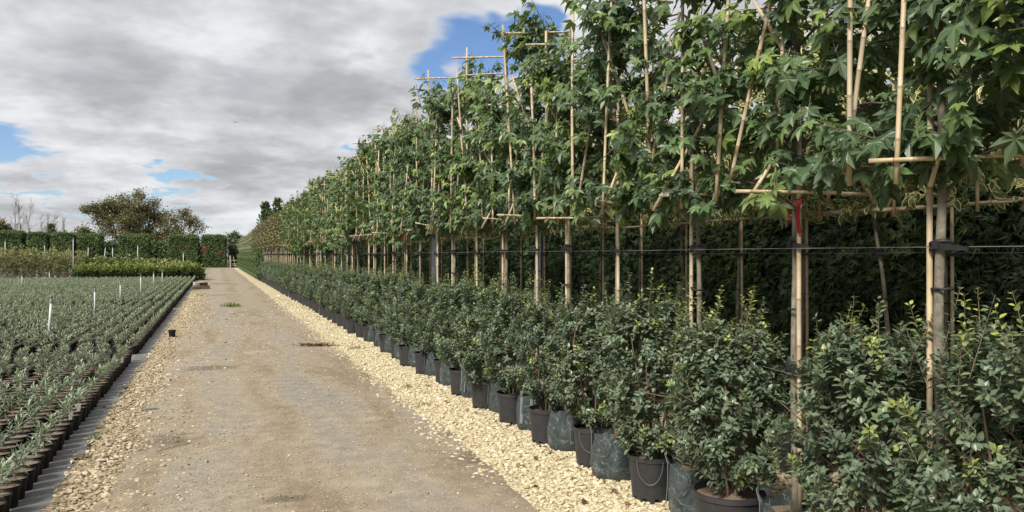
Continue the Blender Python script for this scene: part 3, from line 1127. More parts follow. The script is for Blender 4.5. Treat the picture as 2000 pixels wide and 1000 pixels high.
def frame_canes(t_, rng, z0, z1, half, near):
    """box-headed training frame: bars and crossed canes on the end of the crown, a cross and uprights along the row"""
    j = lambda a: float(rng.normal(0, a))
    m = lambda: CANES[int(rng.integers(0, 4))]
    ang = math.radians(-17 + rng.normal(0, 8))
    ex = np.array([math.cos(ang), math.sin(ang), 0.0])
    c = np.array([.02 + j(.03), -half * rng.uniform(.1, .45), 0.0])

    def at(u, z, dy=0.0):
        return tuple(c + ex * u + np.array([0, dy, z]))
    hw = rng.uniform(.28, .42)
    put_cane('cane', t_, at(-hw, z0 + j(.03), -.03), at(hw * rng.uniform(.4, 1), z0 + j(.04), -.03), m(), 2.0, .8)
    put_cane('cane', t_, at(-hw * .9, z1 + .02 + j(.04), -.03), at(hw * .9, z1 + .02 + j(.04), -.03), m(), 2.0, .9)
    put_cane('cane', t_, at(-.24 + j(.04), z0 - .08), at(-.22 + j(.04), z1 - .05 + j(.15)), m(), 2.0, .9)
    put_cane('cane', t_, at(.22 + j(.05), z0 - .05, .10), at(.22 + j(.05), z1 - .15, .10), m(), 2.0, .85)
    put_cane('cane', t_, at(-.30 + j(.05), z0 - .09, .04), at(.30 + j(.06), z1 - .35 + j(.15), .04), m(), 2.0, .9)
    put_cane('cane', t_, at(.30 + j(.05), z0 - .09, .06), at(-.28 + j(.06), z1 - .35 + j(.15), .06), m(), 2.0, 1.0)
    put_cane('cane', t_, (-.20 + j(.03), half * .6 + j(.08), z0 - .06), (-.20 + j(.03), half * .55 + j(.08), z1 + .04), m(), 2.0, 1.0)
    put_cane('cane', t_, (-.15, half * .7, z0 + j(.04)), (-.15, half * .1 + j(.1), z0 + .95 + j(.15)), m(), 2.0, .95)


NEAR_GUM = 14
for i, s in enumerate(TREE_S):
    if i == 0:
        lab = 'trained sweetgum with large drooping leaves, one before the thick smooth trunk'
    elif i == 1:
        lab = 'trained sweetgum on a thick smooth trunk wrapped by two black ties'
    elif i == 2:
        lab = 'trained sweetgum with a red ribbon hanging below its bamboo frame'
    elif i - 2 <= 60:
        lab = f'trained sweetgum on bamboo frame, {ORD[i - 2]} beyond the red-ribboned one, standing in bag'
    else:
        lab = 'trained sweetgum on bamboo frame in the crowded stretch before the bronze trees'
    xx = LT + float(rngT.normal(0, .025))
    t_ = thing('sweetgum_tree', lab, 'tree', (xx, s, .012), 0, 'sweetgum trees trained on bamboo frames')
    near = i < NEAR_GUM
    thick = {0: .92, 1: .95, 2: .76}.get(i, float(rngT.uniform(.66, .86)))
    obj('trunk', TRUNKS[i % 5], t_, (0, 0, .25), (0, 0, float(rngT.uniform(0, 6))), (thick, thick, 1))
    half = .52
    ztop = (3.55 if i < 5 else 3.38) + float(rngT.normal(0, .17))
    if near:
        cr = gum_crown(300 + i, 2.02, ztop, half, .26, 132 if i > 1 else 122)
        acc = gum_foliage(t_, cr, (xx, s, .012), 300 if i < 5 else 220 if i < 9 else 120)
        obj('foliage', acc.mesh('foliage', ['gum_leaf']), t_, kind='stuff')
        obj('branch', limbs_mesh(cr[5], cr[6], half, cr[7]), t_)
    else:
        fm, bm_ = GUM_SHARED[i % 5]
        fl = -1 if rngT.uniform() < .5 else 1
        obj('foliage', fm, t_, (0, 0, ztop - 3.42), (0, 0, 0), (1, fl, 1), kind='stuff')
        obj('branch', bm_, t_, (0, 0, ztop - 3.42), (0, 0, 0), (1, fl, 1))
    frame_canes(t_, rngT, 2.0, ztop + .03, half, near)
    dy = -.05 if i == 2 else .045 * (1 if i % 2 else -1)
    if i in (5, 8, 10, 11, 13, 16, 20):
        yy = .12 * (1 if i % 2 else -1)
        put_cane('cane', t_, (-.16, yy, 2.6), (-.16, yy + .01, ztop + .40), CANES[i % 4], 2.0, 1.0)
        put_cane('cane', t_, (-.34, yy - .02 + .05, ztop + .27), (.30, yy - .02 - .17, ztop + .29), CANES[(i + 1) % 4], 2.0, .9)
    put_cane('stake', t_, (-.012, dy, .27), (-.010, dy * .85, 2.35 + float(rngT.uniform(0, .5))), STAKES[i % 3], 2.6, 1.0)
    if i in (3, 7, 10):
        put_cane('stake', t_, (.03, .11, .27), (.03, .12, 2.2), STAKES[(i + 1) % 3], 2.6, .9)
    obj('tie', TIES[i % 3], t_, (-.006, -.008, 1.68 + float(rngT.normal(0, .012))), scale=(.85, .95, .85))
    if i in (2,):
        obj('tie', TIES[1], t_, (-.006, -.008, 1.05))
    for zc in (1.42, .75):
        obj('stem_tie', CLIP, t_, (-.002, -.012, zc + float(rngT.normal(0, .06))), (float(rngT.normal(0, .15)), 0, 0), (1.1, 1.25, 1.2))
    bag = obj('grow_bag', BAGS[i % 4], t_, (-.02, 0, 0), (0, 0, float(rngT.uniform(0, 6))), (.87, .87, .93))
    obj('soil', BAG_SOIL, t_, (-.02, 0, 0), scale=(.87, .87, .93))
    if s < 24:
        for ang in (math.radians(-50 + float(rngT.normal(0, 15))), math.radians(130)):
            # straps hang on the outside of the bag
            sx, sy = math.cos(ang - math.pi / 2) * .188, math.sin(ang - math.pi / 2) * .188
            obj('strap', STRAP, bag, (0, 0, 0), (0, 0, 0)).matrix_basis = Matrix.Translation((sx, sy, -.02)) @ Matrix.Rotation(ang, 4, 'Z') 
    if i in (2, 12):
        acc = Acc()
        for q, (yy, L) in enumerate(((-.082, .17), (.028, .10))):
            V, f = [], []
            for k in range(7):
                u = k / 6
                w = .015
                cx = -.045 - .012 * math.sin(u * 4 + q)
                zc = 1.92 - L * u - (.03 if k == 6 else 0) * 0
                for qq in (-1, 1):
                    V += [(cx, yy + qq * w + .012 * u * (1 if q == 0 else -1), zc), (cx + .002, yy + qq * w + .012 * u * (1 if q == 0 else -1), zc)]
            for k in range(6):
                p, q2 = k * 4, k * 4 + 4
                for a, b_ in ((0, 2), (2, 3), (3, 1), (1, 0)):
                    f += [(p + a, p + b_, q2 + b_), (p + a, q2 + b_, q2 + a)]
            acc.add(V, f)
        acc.add(*tube([(-.030 * math.cos(a) - .004, .050 * math.sin(a) - .016, 1.925) for a in np.linspace(-2.2, 2.2, 15)], .003, 5, False))
        obj('ribbon', acc.mesh('ribbon', ['red_ribbon']), t_)

# ------------------------------------------------------------------ second row: variegated trained trees in black pots
EDG = edged_leaf()
EDG_MESH = [Acc().add(EDG[0], EDG[1], tint=q, vein=EDG[2]).mesh('leaf', ['variegated_leaf']) for q in (.15, .45, .75, .95)]


def small_crown(seed, z0, z1, half, thick, n, smin, smax, droop=.7):
    rng = np.random.default_rng(seed)
    k = n // 9
    c0 = np.stack([rng.uniform(-thick, thick, k) * rng.uniform(.3, 1, k), rng.uniform(-half, half, k), z0 + (z1 - z0) * rng.uniform(0, 1, k) ** .95], -1)
    d0 = norm(np.stack([np.sign(c0[:, 0]) * .8 + rng.normal(0, .3, k), rng.normal(0, .5, k), rng.uniform(-.2, .8, k)], -1))
    idx = np.repeat(np.arange(k), 9)
    u = np.tile(np.arange(9) / 9.0, k)
    P_ = c0[idx] + d0[idx] * (u * .17)[:, None] + rng.normal(0, .012, (len(idx), 3))
    Dv = norm(rnd_dirs(rng, len(idx)) * .8 + d0[idx] * .5 - np.array([0, 0, droop]) * rng.uniform(.2, 1.2, (len(idx), 1)))
    U = norm(np.array([-.5, 0, .8]) + rng.normal(0, .35, (len(idx), 3)))
    S = rng.uniform(smin, smax, len(idx))
    Tn = np.clip(rng.beta(2, 2, k)[idx] + rng.normal(0, .1, len(idx)), 0, 1)
    return P_, frames(Dv, U), S, Tn


VAR_SHARED = []
for sd in range(3):
    P_, R, S, Tn = small_crown(500 + sd, 1.93, 3.35, .44, .27, 1000, .058, .092)
    VAR_SHARED.append(Acc().scatter(EDG, R, P_, S, Tn).mesh('foliage', ['variegated_leaf']))
ROW2 = [2.5, 3.41, 3.98, 4.62, 5.38, 6.18, 7.0, 7.85]
while ROW2[-1] < 30:
    ROW2.append(ROW2[-1] + .84)
LR2 = 4.10
for i, s in enumerate(ROW2):
    if i == 2:
        lab = 'leaning slim-trunked variegated tree behind the sweetgum row'
    elif 2 < i <= 60:
        lab = f'variegated tree with cream-edged leaves in black pot, {ORD[i - 2]} beyond the leaning one'
    elif i < 2:
        lab = f'variegated tree with cream-edged leaves, {ORD[2 - i]} before the leaning one'
    else:
        lab = 'variegated tree far down the dark conifer hedge, half hidden by sweetgums'
    t_ = thing('variegated_tree', lab, 'tree', (LR2, s, .012), 0, 'variegated trees behind the sweetgums')
    tr = obj('trunk', TRUNKS[(i + 2) % 5], t_, (0, 0, .22), (0, 0, float(rngT.uniform(0, 6))), (.78, .78, 1 if i != 2 else .56))
    if i == 2:
        tr.location = (0, -.30, .22)
        tr.rotation_euler = (-.165, 0, 0)
    if 1 <= i <= 5:
        P_, R, S, Tn = small_crown(540 + i, 1.93, 3.35, .44, .27, 1500, .055, .092)
        sel = np.zeros(len(P_), bool)
        wx, wy = P_[:, 0] + LR2, P_[:, 1] + s
        zd = depth(wx, wy)
        ok = (P_[:, 2] - H) / zd < .34
        sel[np.argsort(np.where(ok, P_[:, 0] * 2 + P_[:, 2], 99))[:110]] = True
        for q in np.nonzero(sel)[0]:
            obj('leaf', EDG_MESH[min(3, int(Tn[q] * 4))], t_, tuple(P_[q]), Matrix_from(R[q]), (S[q],) * 3)
        obj('foliage', Acc().scatter(EDG, R[~sel], P_[~sel], S[~sel], Tn[~sel]).mesh('foliage', ['variegated_leaf']), t_, kind='stuff')
    else:
        obj('foliage', VAR_SHARED[i % 3], t_, kind='stuff')
    for z_ in (1.93, 3.3):
        put_cane('cane', t_, (-.10, -.50, z_), (-.10, .50, z_ + float(rngT.normal(0, .02))), CANES[i % 4], 2.0, .9)
    put_cane('cane', t_, (-.12, -.3, 1.88), (-.12, -.28, 3.4), CANES[(i + 1) % 4], 2.0, .9)
    put_cane('cane', t_, (-.09, .38, 1.88), (-.09, -.3, 3.1), CANES[(i + 2) % 4], 2.0, .9)
    if i != 2:
        put_cane('stake', t_, (-.01, -.05, .25), (-.01, -.04, 2.4), STAKES[i % 3], 2.6, .85)
    obj('tie', TIES[(i + 1) % 3], t_, (-.004, -.012 if i != 2 else -.07, 1.655), scale=(.8, .8, .9))
    obj('stem_tie', CLIP, t_, (-.002, -.012 if i != 2 else -.11, 1.35), scale=(.9, 1.1, 1))
    obj('pot', POT_BIG, t_)
    obj('soil', SOIL_BIG, t_)

# ------------------------------------------------------------------ far rows: bronze trees, pale trees
QL = quad_leaf(.33)
far_meshes = {}
for nm, mat, n_, a, b_ in (('bronze', 'bronze_leaf', 1500, .06, .12), ('pale', 'pale_leaf', 1300, .06, .12)):
    far_meshes[nm] = []
    for sd in range(4):
        P_, R, S, Tn = small_crown(600 + sd, 1.95, 3.55, .50, .38, n_, a, b_, .4)
        far_meshes[nm].append(Acc().scatter(QL, R, P_, S, Tn).mesh('foliage', [mat]))
s = 32.2
k = 0
while s < 97:
    pale = s > 61
    npale = k if not pale or s - .93 <= 61 else npale
    if pale:
        t_ = thing('pale_tree', f'pale silvery trained tree, {ORD[k - npale + 1]} beyond the last bronze tree', 'tree', (LT, s, .012), 0, 'pale trained trees at the far end')
    else:
        t_ = thing('bronze_tree', f'bronze-leaved trained tree on thin stem, {ORD[k + 1]} beyond the last sweetgum', 'tree', (LT, s, .012), 0, 'bronze trained trees')
    obj('trunk', TRUNKS[k % 5], t_, (0, 0, 0), (0, 0, k), (.9, .9, 1.04))
    zs = float(rngT.uniform(.85, 1.02)) * (.93 if pale else 1)
    obj('foliage', far_meshes['pale' if pale else 'bronze'][k % 4], t_, (0, 0, 1.95 * (1 - zs)), (0, 0, 0), (1, 1 if k % 2 else -1, zs), kind='stuff')
    put_cane('stake', t_, (-.02, .06, 0.0), (-.02, .06, 2.5), STAKES[k % 3], 2.6)
    put_cane('cane', t_, (-.14, -.5, 2.0), (-.14, .5, 2.0), CANES[k % 4], 2.0)
    put_cane('cane', t_, (-.16, -.2, 1.95), (-.16, -.2, 3.55), CANES[(k + 1) % 4], 2.0)
    obj('tie', TIES[k % 3], t_, (-.006, -.008, 1.68))
    s += .93
    k += 1

# ------------------------------------------------------------------ wires and steel posts
WX = LT - .045
for nm, xx, zc, lab, sag in (('tension_wire', WX, 1.685, 'upper thin wire strung along the sweetgum trunks', .004), ('tension_wire', LR2 - .04, 1.665, 'thin wire tied along the variegated trees against dark hedge', .004), ('tension_wire', WX, 1.05, 'lower thin wire behind the potted shrubs', .02)):
    yy = np.linspace(.3, 97 if xx < 3 and zc > 1.2 else 32, 90)
    pts = np.stack([np.full_like(yy, xx), yy, zc - sag * np.abs(np.sin(yy * 3.6))], -1)
    o = obj(nm, Acc().add(*tube(pts, .0015, 5), smooth=True).mesh(nm, ['wire_metal']))
    tag(o, lab, 'wire')


def steel_post(x, y, h, lab):
    acc = Acc()
    acc.add(*box(-.05, .05, -.004, .004, 0, h))
    acc.add(*box(-.054, -.0505, -.04, .04, 0, h + .001))
    acc.add(*box(.0505, .054, -.04, .04, 0, h + .001))
    o = thing('steel_post', lab, 'post', (x, y, .012), math.radians(40))
    obj('beam', acc.mesh('beam', ['steel']), o)
    obj('cap', Acc().add(*box(-.06, .06, -.045, .045, h + .002, h + .008)).mesh('cap', ['steel']), o)


steel_post(3.28, 12.0, 2.3, 'grey steel post among the sweetgum trunks nearer the red ribbon')
steel_post(3.28, 26.4, 2.3, 'grey steel post further down the sweetgum row')
steel_post(4.5, 10.6, 2.2, 'grey steel post beside the dark conifer hedge')

# ------------------------------------------------------------------ dark conifer hedge behind the rows
FR = frond()
FS = far_spray()


def hedge_module(seed, w, h, dens, size, mat, faces, tlo=0.0, patch=None, tpl=None):
    """fronds over the faces of a clipped block centred on the origin; faces: list of (normal axis, sign)"""
    rng = np.random.default_rng(seed)
    dx, dy = w
    acc = Acc()
    Ps, Ns = [], []
    for ax, sg in faces:
        if ax == 0:
            n_ = int(dens * dy * h)
            p = np.stack([np.full(n_, sg * dx / 2), rng.uniform(-dy / 2, dy / 2, n_), rng.uniform(0, h, n_)], -1)
            nn = np.tile([sg, 0, 0], (n_, 1))
        elif ax == 1:
            n_ = int(dens * dx * h)
            p = np.stack([rng.uniform(-dx / 2, dx / 2, n_), np.full(n_, sg * dy / 2), rng.uniform(0, h, n_)], -1)
            nn = np.tile([0, sg, 0], (n_, 1))
        else:
            n_ = int(dens * dx * dy)
            p = np.stack([rng.uniform(-dx / 2, dx / 2, n_), rng.uniform(-dy / 2, dy / 2, n_), np.full(n_, h)], -1)
            nn = np.tile([0, 0, 1], (n_, 1))
        Ps.append(p)
        Ns.append(nn)
    P_, N = np.concatenate(Ps), np.concatenate(Ns).astype(float)
    lump = np.sin(P_[:, 1] * 3.1 + P_[:, 2] * 1.7 + P_[:, 0] * 2.2 + seed) * np.sin(P_[:, 2] * 3.7 - P_[:, 1] * 1.1 + P_[:, 0] * 2.9)
    sdepth = size * (.55 * lump + rng.uniform(-.5, .2, len(P_)))
    P_ = P_ + N * sdepth[:, None]
    Dv = norm(N * .55 + rnd_dirs(rng, len(P_)) * .75 + np.array([0, 0, .05]))
    U = norm(N * .8 + np.array([0, 0, .5]) + rng.normal(0, .4, P_.shape))
    S = size * rng.uniform(.6, 1.25, len(P_))
    Tn = np.clip(tlo + .45 + .25 * lump + rng.normal(0, .16, len(P_)), 0, .92)
    if patch:
        for (c, rad) in patch:
            d = np.linalg.norm((P_ - np.array(c)) / np.array(rad), axis=1) + rng.normal(0, .25, len(P_))
            Tn = np.where(d < 1, rng.uniform(.97, 1, len(P_)), Tn)
    acc.scatter(tpl or FR, frames(Dv, U), P_, S, Tn)
    return acc.mesh('foliage', [mat])


HX0, HX1, HH = 5.05, 6.3, 3.0
th_ = thing('conifer_hedge', 'long dark green conifer hedge behind both rows of trained trees', 'hedge', ((HX0 + HX1) / 2, 1.0, 0))
mods = [hedge_module(40 + q, (HX1 - HX0, 2.6), HH, 1300, .11, 'conifer_frond', [(0, -1)]) for q in range(3)]
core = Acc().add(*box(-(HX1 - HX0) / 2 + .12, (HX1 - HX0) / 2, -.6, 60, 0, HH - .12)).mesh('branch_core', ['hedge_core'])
obj('branch_core', core, th_)
for q in range(14):
    obj('foliage', mods[q % 3], th_, (0, 1.0 + 2.6 * q, 0), kind='stuff')
modf = [hedge_module(50 + q, (HX1 - HX0, 6.0), HH, 220, .28, 'conifer_frond', [(0, -1)], 0, None, FS) for q in range(2)]
for q in range(4):
    obj('foliage', modf[q % 2], th_, (0, 1.0 + 2.6 * 13.5 + 3 + 6.0 * q, 0), kind='stuff')

# ------------------------------------------------------------------ potted evergreen shrubs
OV = [oval_leaf(.27, .07, .10), oval_leaf(.30, .05, .18), oval_leaf(.24, .10, .05)]
OV_MESH = {}
OVL = [blade_leaf(.27, .07, .10), blade_leaf(.30, .05, .18), blade_leaf(.24, .10, .05)]


def shrub_leaves(seed, ntwig, zlo=.38, zhi=1.34, ra=.345, rb=.355):
    rng = np.random.default_rng(seed)
    P_, Dv, U, S, Tn, stems = [], [], [], [], [], []
    for i in range(ntwig):
        h = rng.uniform(0, 1) ** .85
        a = rng.uniform(0, 2 * math.pi)
        prof = (.40 + .66 * math.sin(math.pi * min(1, h * .80 + .12))) * rng.uniform(.82, 1.1)
        rad = prof * rng.uniform(.35, .98) ** .5
        lump = 1 + .16 * math.sin(3 * a + h * 7 + seed) + .1 * math.sin(5 * a - h * 11)
        tip = np.array([ra * rad * lump * math.cos(a), rb * rad * lump * math.sin(a), zlo + (zhi - zlo) * h])
        if h > .9:
            tip[2] -= .12 * rad
        out_ = np.array([math.cos(a), math.sin(a), 0])
        up = rng.uniform(.35, 1.1) + .8 * (h > .8)
        d = norm(out_ * rng.uniform(.3, 1) + np.array([0, 0, up]) + rng.normal(0, .25, 3))
        L = rng.uniform(.07, .17)
        young = rng.uniform() < .055
        sprig = h > .72 and rng.uniform() < .14
        if sprig:
            L = rng.uniform(.22, .36)
            d = norm(np.array([rng.normal(0, .25), rng.normal(0, .25), 1.0]))
            young = rng.uniform() < .55
        base = tip - d * L * (.25 if sprig else .8)
        shade = float(np.clip(rng.normal(.42, .15), .05, .7))
        n_ = int(L / (.0165 if not sprig else .024)) + 2
        stems.append((base, base + d * L))
        px = norm(np.cross(d, rng.normal(size=3)))
        py = np.cross(d, px)
        for k in range(n_):
            u = (k + .5) / n_
            az = k * math.pi / 2 + rng.normal(0, .5)
            for sg in (1, -1):
                lat = (math.cos(az) * px + math.sin(az) * py) * sg
                ld = norm(lat * (1.1 - .3 * u) + d * rng.uniform(.15, .85) + rng.normal(0, .22, 3))
                P_.append(base + d * L * u + lat * .003)
                Dv.append(ld)
                U.append(norm(d * .7 + np.array([0, 0, .5]) + rng.normal(0, .3, 3)))
                S.append(rng.uniform(.034, .050) * (1 - .45 * u ** 3) * (.85 if sprig else 1))
                tn = shade + rng.normal(0, .06)
                if young:
                    tn = .62 + .38 * u ** .8 + rng.normal(0, .05)
                elif u > .85:
                    tn += .12
                Tn.append(np.clip(tn, 0, 1))
    return np.array(P_), frames(np.array(Dv), np.array(U)), np.array(S), np.array(Tn), stems, rng


def shrub_stems(stems, rng, nmain=7):
    acc = Acc()
    for q in range(nmain):
        a = rng.uniform(0, 6.28)
        r1 = rng.uniform(.12, .30)
        p0 = np.array([.05 * math.cos(a), .05 * math.sin(a), .27])
        p3 = np.array([r1 * math.cos(a), r1 * math.sin(a), rng.uniform(.95, 1.25)])
        p1 = p0 + np.array([.3 * r1 * math.cos(a), .3 * r1 * math.sin(a), .25]) + rng.normal(0, .015, 3)
        p2 = p0 * .3 + p3 * .7 + rng.normal(0, .03, 3)
        acc.add(*tube([p0, p1, p2, p3], [.011, .008, .006, .003], 6, False), smooth=True)
        for _ in range(4):
            w = rng.uniform(.25, .8)
            b0 = p1 * (1 - w) + p2 * w
            b1 = b0 + np.array([rng.normal(0, .16), rng.normal(0, .16), rng.uniform(.1, .3)])
            acc.add(*tube([b0, (b0 + b1) / 2 + rng.normal(0, .012, 3), b1], [.005, .004, .002], 5, False), smooth=True)
    for a, b_ in stems:
        acc.add(*tube([a, b_], [.0026, .0012], 4, False), smooth=True)
    return acc.mesh('stem', ['brown_stem'])


SHRUB_SHARED = []
for sd in range(5):
    P_, R, S, Tn, st, rg = shrub_leaves(700 + sd, 410)
    S = S * 1.12
    acc = Acc()
    kk = rg.integers(0, 3, len(P_))
    for k in range(3):
        acc.scatter(OVL[k], R[kk == k], P_[kk == k], S[kk == k], Tn[kk == k])
    SHRUB_SHARED.append((acc.mesh('foliage', ['shrub_leaf']), shrub_stems(st[::3], rg)))
POT_S = [1.30, 1.98, 2.66, 3.68, 4.53, 5.42, 6.22, 7.05, 7.85]
while POT_S[-1] < 23.2:
    POT_S.append(POT_S[-1] + .845)
n1st = len(POT_S)
POT_S.append(24.9)
while POT_S[-1] < 49.5:
    POT_S.append(POT_S[-1] + .85)
rngP = np.random.default_rng(31)
LP = 2.72
hp = []
for a in np.linspace(0, math.pi, 21):
    hp.append((-.158 - .006 * math.sin(a), .085 * math.cos(a), .288 - .155 * math.sin(a)))
HOOP_M = Acc().add(*tube(hp, .0016, 4, False), smooth=True).mesh('wire_loop', ['wire_metal'])
for i, s in enumerate(POT_S):
    if i == 4:
        lab = 'potted evergreen shrub whose black pot has a wire loop on its side'
    elif i < 4:
        lab = f'potted evergreen shrub, {ORD[4 - i]} before the pot with the wire loop'
    elif i < n1st and i - 4 <= 60:
        lab = f'potted evergreen shrub in black pot, {ORD[i - 4]} beyond the one with wire loop'
    elif i < n1st:
        lab = 'potted evergreen shrub in black pot just before the bare cane gap'
    else:
        lab = f'small potted evergreen shrub, {ORD[i - n1st + 1]} of the run beyond the bare cane gap'
    xx = LP + float(rngP.normal(0, .02))
    t_ = thing('potted_shrub', lab, 'shrub', (xx, s, .012), 0, 'potted evergreen shrubs along the track')
    big = i in (3,)
    obj('pot', POT_BIG if big else POT, t_, rot=(0, 0, float(rngP.uniform(0, 6))))
    obj('soil', SOIL_BIG if big else SOIL, t_)
    if i <= 5:
        P_, R, S, Tn, st, rg = shrub_leaves(800 + i, {1: 430, 2: 430}.get(i, 410), zlo=.38, zhi=(1.36, 1.40, 1.36, 1.30, 1.38, 1.30)[i])
        S = S * (1.12 if i > 1 else 1.0)
        wx, wy, wz = P_[:, 0] + xx, P_[:, 1] + s, P_[:, 2]
        zd = depth(wx, wy)
        uu = (CY * wx - SY * wy) / zd
        ok = (np.abs(uu) < .67) & (np.abs((wz - H) / zd) < .335)
        score = np.where(ok, S / np.maximum(zd, .3) - .012 * P_[:, 0], -9)
        sel = np.zeros(len(P_), bool)
        sel[np.argsort(-score)[:min(290, int(ok.sum()))]] = True
        kk = rg.integers(0, 3, len(P_))
        for q in np.nonzero(sel)[0]:
            key = (int(kk[q]), int(np.clip(Tn[q] * 8, 0, 7)))
            if key not in OV_MESH:
                tp = OV[key[0]]
                OV_MESH[key] = Acc().add(tp[0], tp[1], tint=(key[1] + .5) / 8, vein=tp[2]).mesh('leaf', ['shrub_leaf'])
            obj('leaf', OV_MESH[key], t_, tuple(P_[q]), Matrix_from(R[q]), (S[q],) * 3)
        acc = Acc()
        for k in range(3):
            m_ = (~sel) & (kk == k)
            acc.scatter(OV[k], R[m_], P_[m_], S[m_], Tn[m_])
        obj('foliage', acc.mesh('foliage', ['shrub_leaf']), t_, kind='stuff')
        obj('stem', shrub_stems(st, rg), t_)
    else:
        fm, sm_ = SHRUB_SHARED[int(rngP.integers(0, 5))]
        rz = float(rngP.uniform(0, 6.28))
        k = float(rngP.uniform(.86, 1.08)) * (1.0 if i < n1st else .93)
        obj('foliage', fm, t_, (0, 0, .36 * (1 - k)), (0, 0, rz), (float(rngP.uniform(.88, 1.14)), float(rngP.uniform(.88, 1.14)), k), kind='stuff')
        obj('stem', sm_, t_, (0, 0, .36 * (1 - k)), (0, 0, rz), (1, 1, k))
    if i in (4, 5):
        h_ = obj('wire_loop', HOOP_M, t_, rot=(0, 0, .95))
# conifers in pots at the far end
CONM = [hedge_module(90 + q, (.62, .85), 1.55, 420, .14, 'clipped_conifer', [(0, -1), (1, -1), (0, 1), (1, 1), (2, 1)], -.22, None, FS) for q in range(2)]
s = 51.0
k = 0
while s < 96:
    t_ = thing('potted_conifer', f'dark potted conifer, {ORD[k + 1]} beyond the last evergreen shrub, below trained trees', 'conifer', (LP, s, .012), 0, 'potted conifers at the far end')
    obj('pot', POT, t_)
    obj('foliage', CONM[k % 2], t_, (0, 0, .22), (0, 0, math.pi * (k % 3 == 0)), (1, 1, float(rngP.uniform(.9, 1.0))), kind='stuff')
    s += .95
    k += 1

# ------------------------------------------------------------------ bed of small potted plants
BL = blade_leaf(.11, .03, .12)


def rosette(rng, n, spread=1.0, up=.6, lmin=.035, lmax=.065):
    """upright stem clothed with narrow leaves, one to three heads"""
    P_, Dv, U, S, Tn = [], [], [], [], []
    heads = 1 + int(rng.integers(0, 3))
    per = n // heads
    stems = []
    for h in range(heads):
        a0 = rng.uniform(0, 6.28)
        tip = np.array([.032 * (heads > 1) * math.cos(a0), .032 * (heads > 1) * math.sin(a0), rng.uniform(.085, .13)]) * spread
        stems.append(tip)
        sh_ = rng.uniform(.25, .65)
        for k in range(per):
            u = k / max(1, per - 1)
            a = k * 2.4 + rng.uniform(0, .5)
            el = .05 + 1.15 * u + rng.normal(0, .12)
            d = np.array([math.cos(a) * math.cos(el), math.sin(a) * math.cos(el), math.sin(el)])
            P_.append(tip * (.35 + .65 * u))
            Dv.append(d)
            U.append(np.array([-math.cos(a) * math.sin(el), -math.sin(a) * math.sin(el), math.cos(el) + .05]))
            S.append(rng.uniform(lmin, lmax) * (1 - .25 * u) * spread)
            Tn.append(np.clip(sh_ + .25 * u + rng.normal(0, .1), 0, 1))
    return np.array(P_), frames(np.array(Dv), np.array(U)), np.array(S), np.array(Tn), stems


rngF = np.random.default_rng(11)
FP_R, FP_H = .079, .142
fp_prof = [(FP_R * .74, 0.0), (FP_R * .96, FP_H * .86), (FP_R, FP_H * .87), (FP_R, FP_H), (FP_R * .94, FP_H), (FP_R * .92, FP_H * .9)]
FPOT = Acc().add(*lathe(fp_prof, 24), smooth=False).mesh('pot', ['field_pot_plastic'])
FSOIL = Acc().add(*disc(FP_R * .93, FP_H * .93, 18, .006), smooth=True).mesh('soil', ['soil'])
FPLANTS = []
for q in range(9):
    rg = np.random.default_rng(900 + q)
    P_, R, S, Tn, st = rosette(rg, 46, 1.22)
    a = Acc().scatter(BL, R, P_, S * 1.25, Tn)
    b2 = []
    for tip in st:
        b2.append(Acc().add(*tube([(0, 0, 0), tuple(tip * .5 + rg.normal(0, .003, 3)), tuple(tip)], [.003, .0025, .0015], 4, False)).mesh('stem', ['brown_stem']))
    FPLANTS.append((a.mesh('foliage', ['field_leaf']), b2))

DL, DS = .262, .198
pots = []
col = 0
while True:
    L = -1.275 - col * DL
    if L < -15.5:
        break
    sgrid = np.arange(3.9, 53.2, DS)
    for s in sgrid:
        if 13.35 < s < 14.05 or 25.3 < s < 25.95 or 37.5 < s < 38.1:
            continue
        Z = depth(L, s)
        u = (CY * L - SY * s) / Z
        if u < -.70 or (H - .2) / Z > .345:
            continue
        pots.append((L, s, Z))
    col += 1
pots = np.array(pots)
pots[:, :2] += rngF.normal(0, .008, (len(pots), 2))
order = np.argsort(pots[:, 2])
pots = pots[order]
grp = 'small potted plants in the bed'
near_n = 300
label_at = []
for i, (L, s, Z) in enumerate(pots[:near_n]):
    t_ = thing('potted_seedling', f'small grey-green narrow-leaved plant in black pot, {ORD[1 + int(round((-1.275 - L) / DL))]} row from the gravel verge', 'plant', (L, s, .0075), float(rngF.uniform(0, 6.28)), grp)
    empty_ = rngF.uniform() < .16
    obj('pot', FPOT, t_)
    obj('soil', FSOIL, t_)
    if not empty_:
        fm, sm_ = FPLANTS[int(rngF.integers(0, 9))]
        k = float(rngF.uniform(.85, 1.3))
        off = (float(rngF.normal(0, .012)), float(rngF.normal(0, .012)), FP_H * .93)
        rx = (float(rngF.normal(0, .12)), float(rngF.normal(0, .12)), float(rngF.uniform(0, 6)))
        obj('foliage', fm, t_, off, rx, (k, k, k))
        for sm1 in sm_:
            obj('stem', sm1, t_, off, rx, (k, k, k))
    else:
        t_['label'] = f'black pot of bare brown compost, {ORD[1 + int(round((-1.275 - L) / DL))]} row of seedlings from gravel verge'
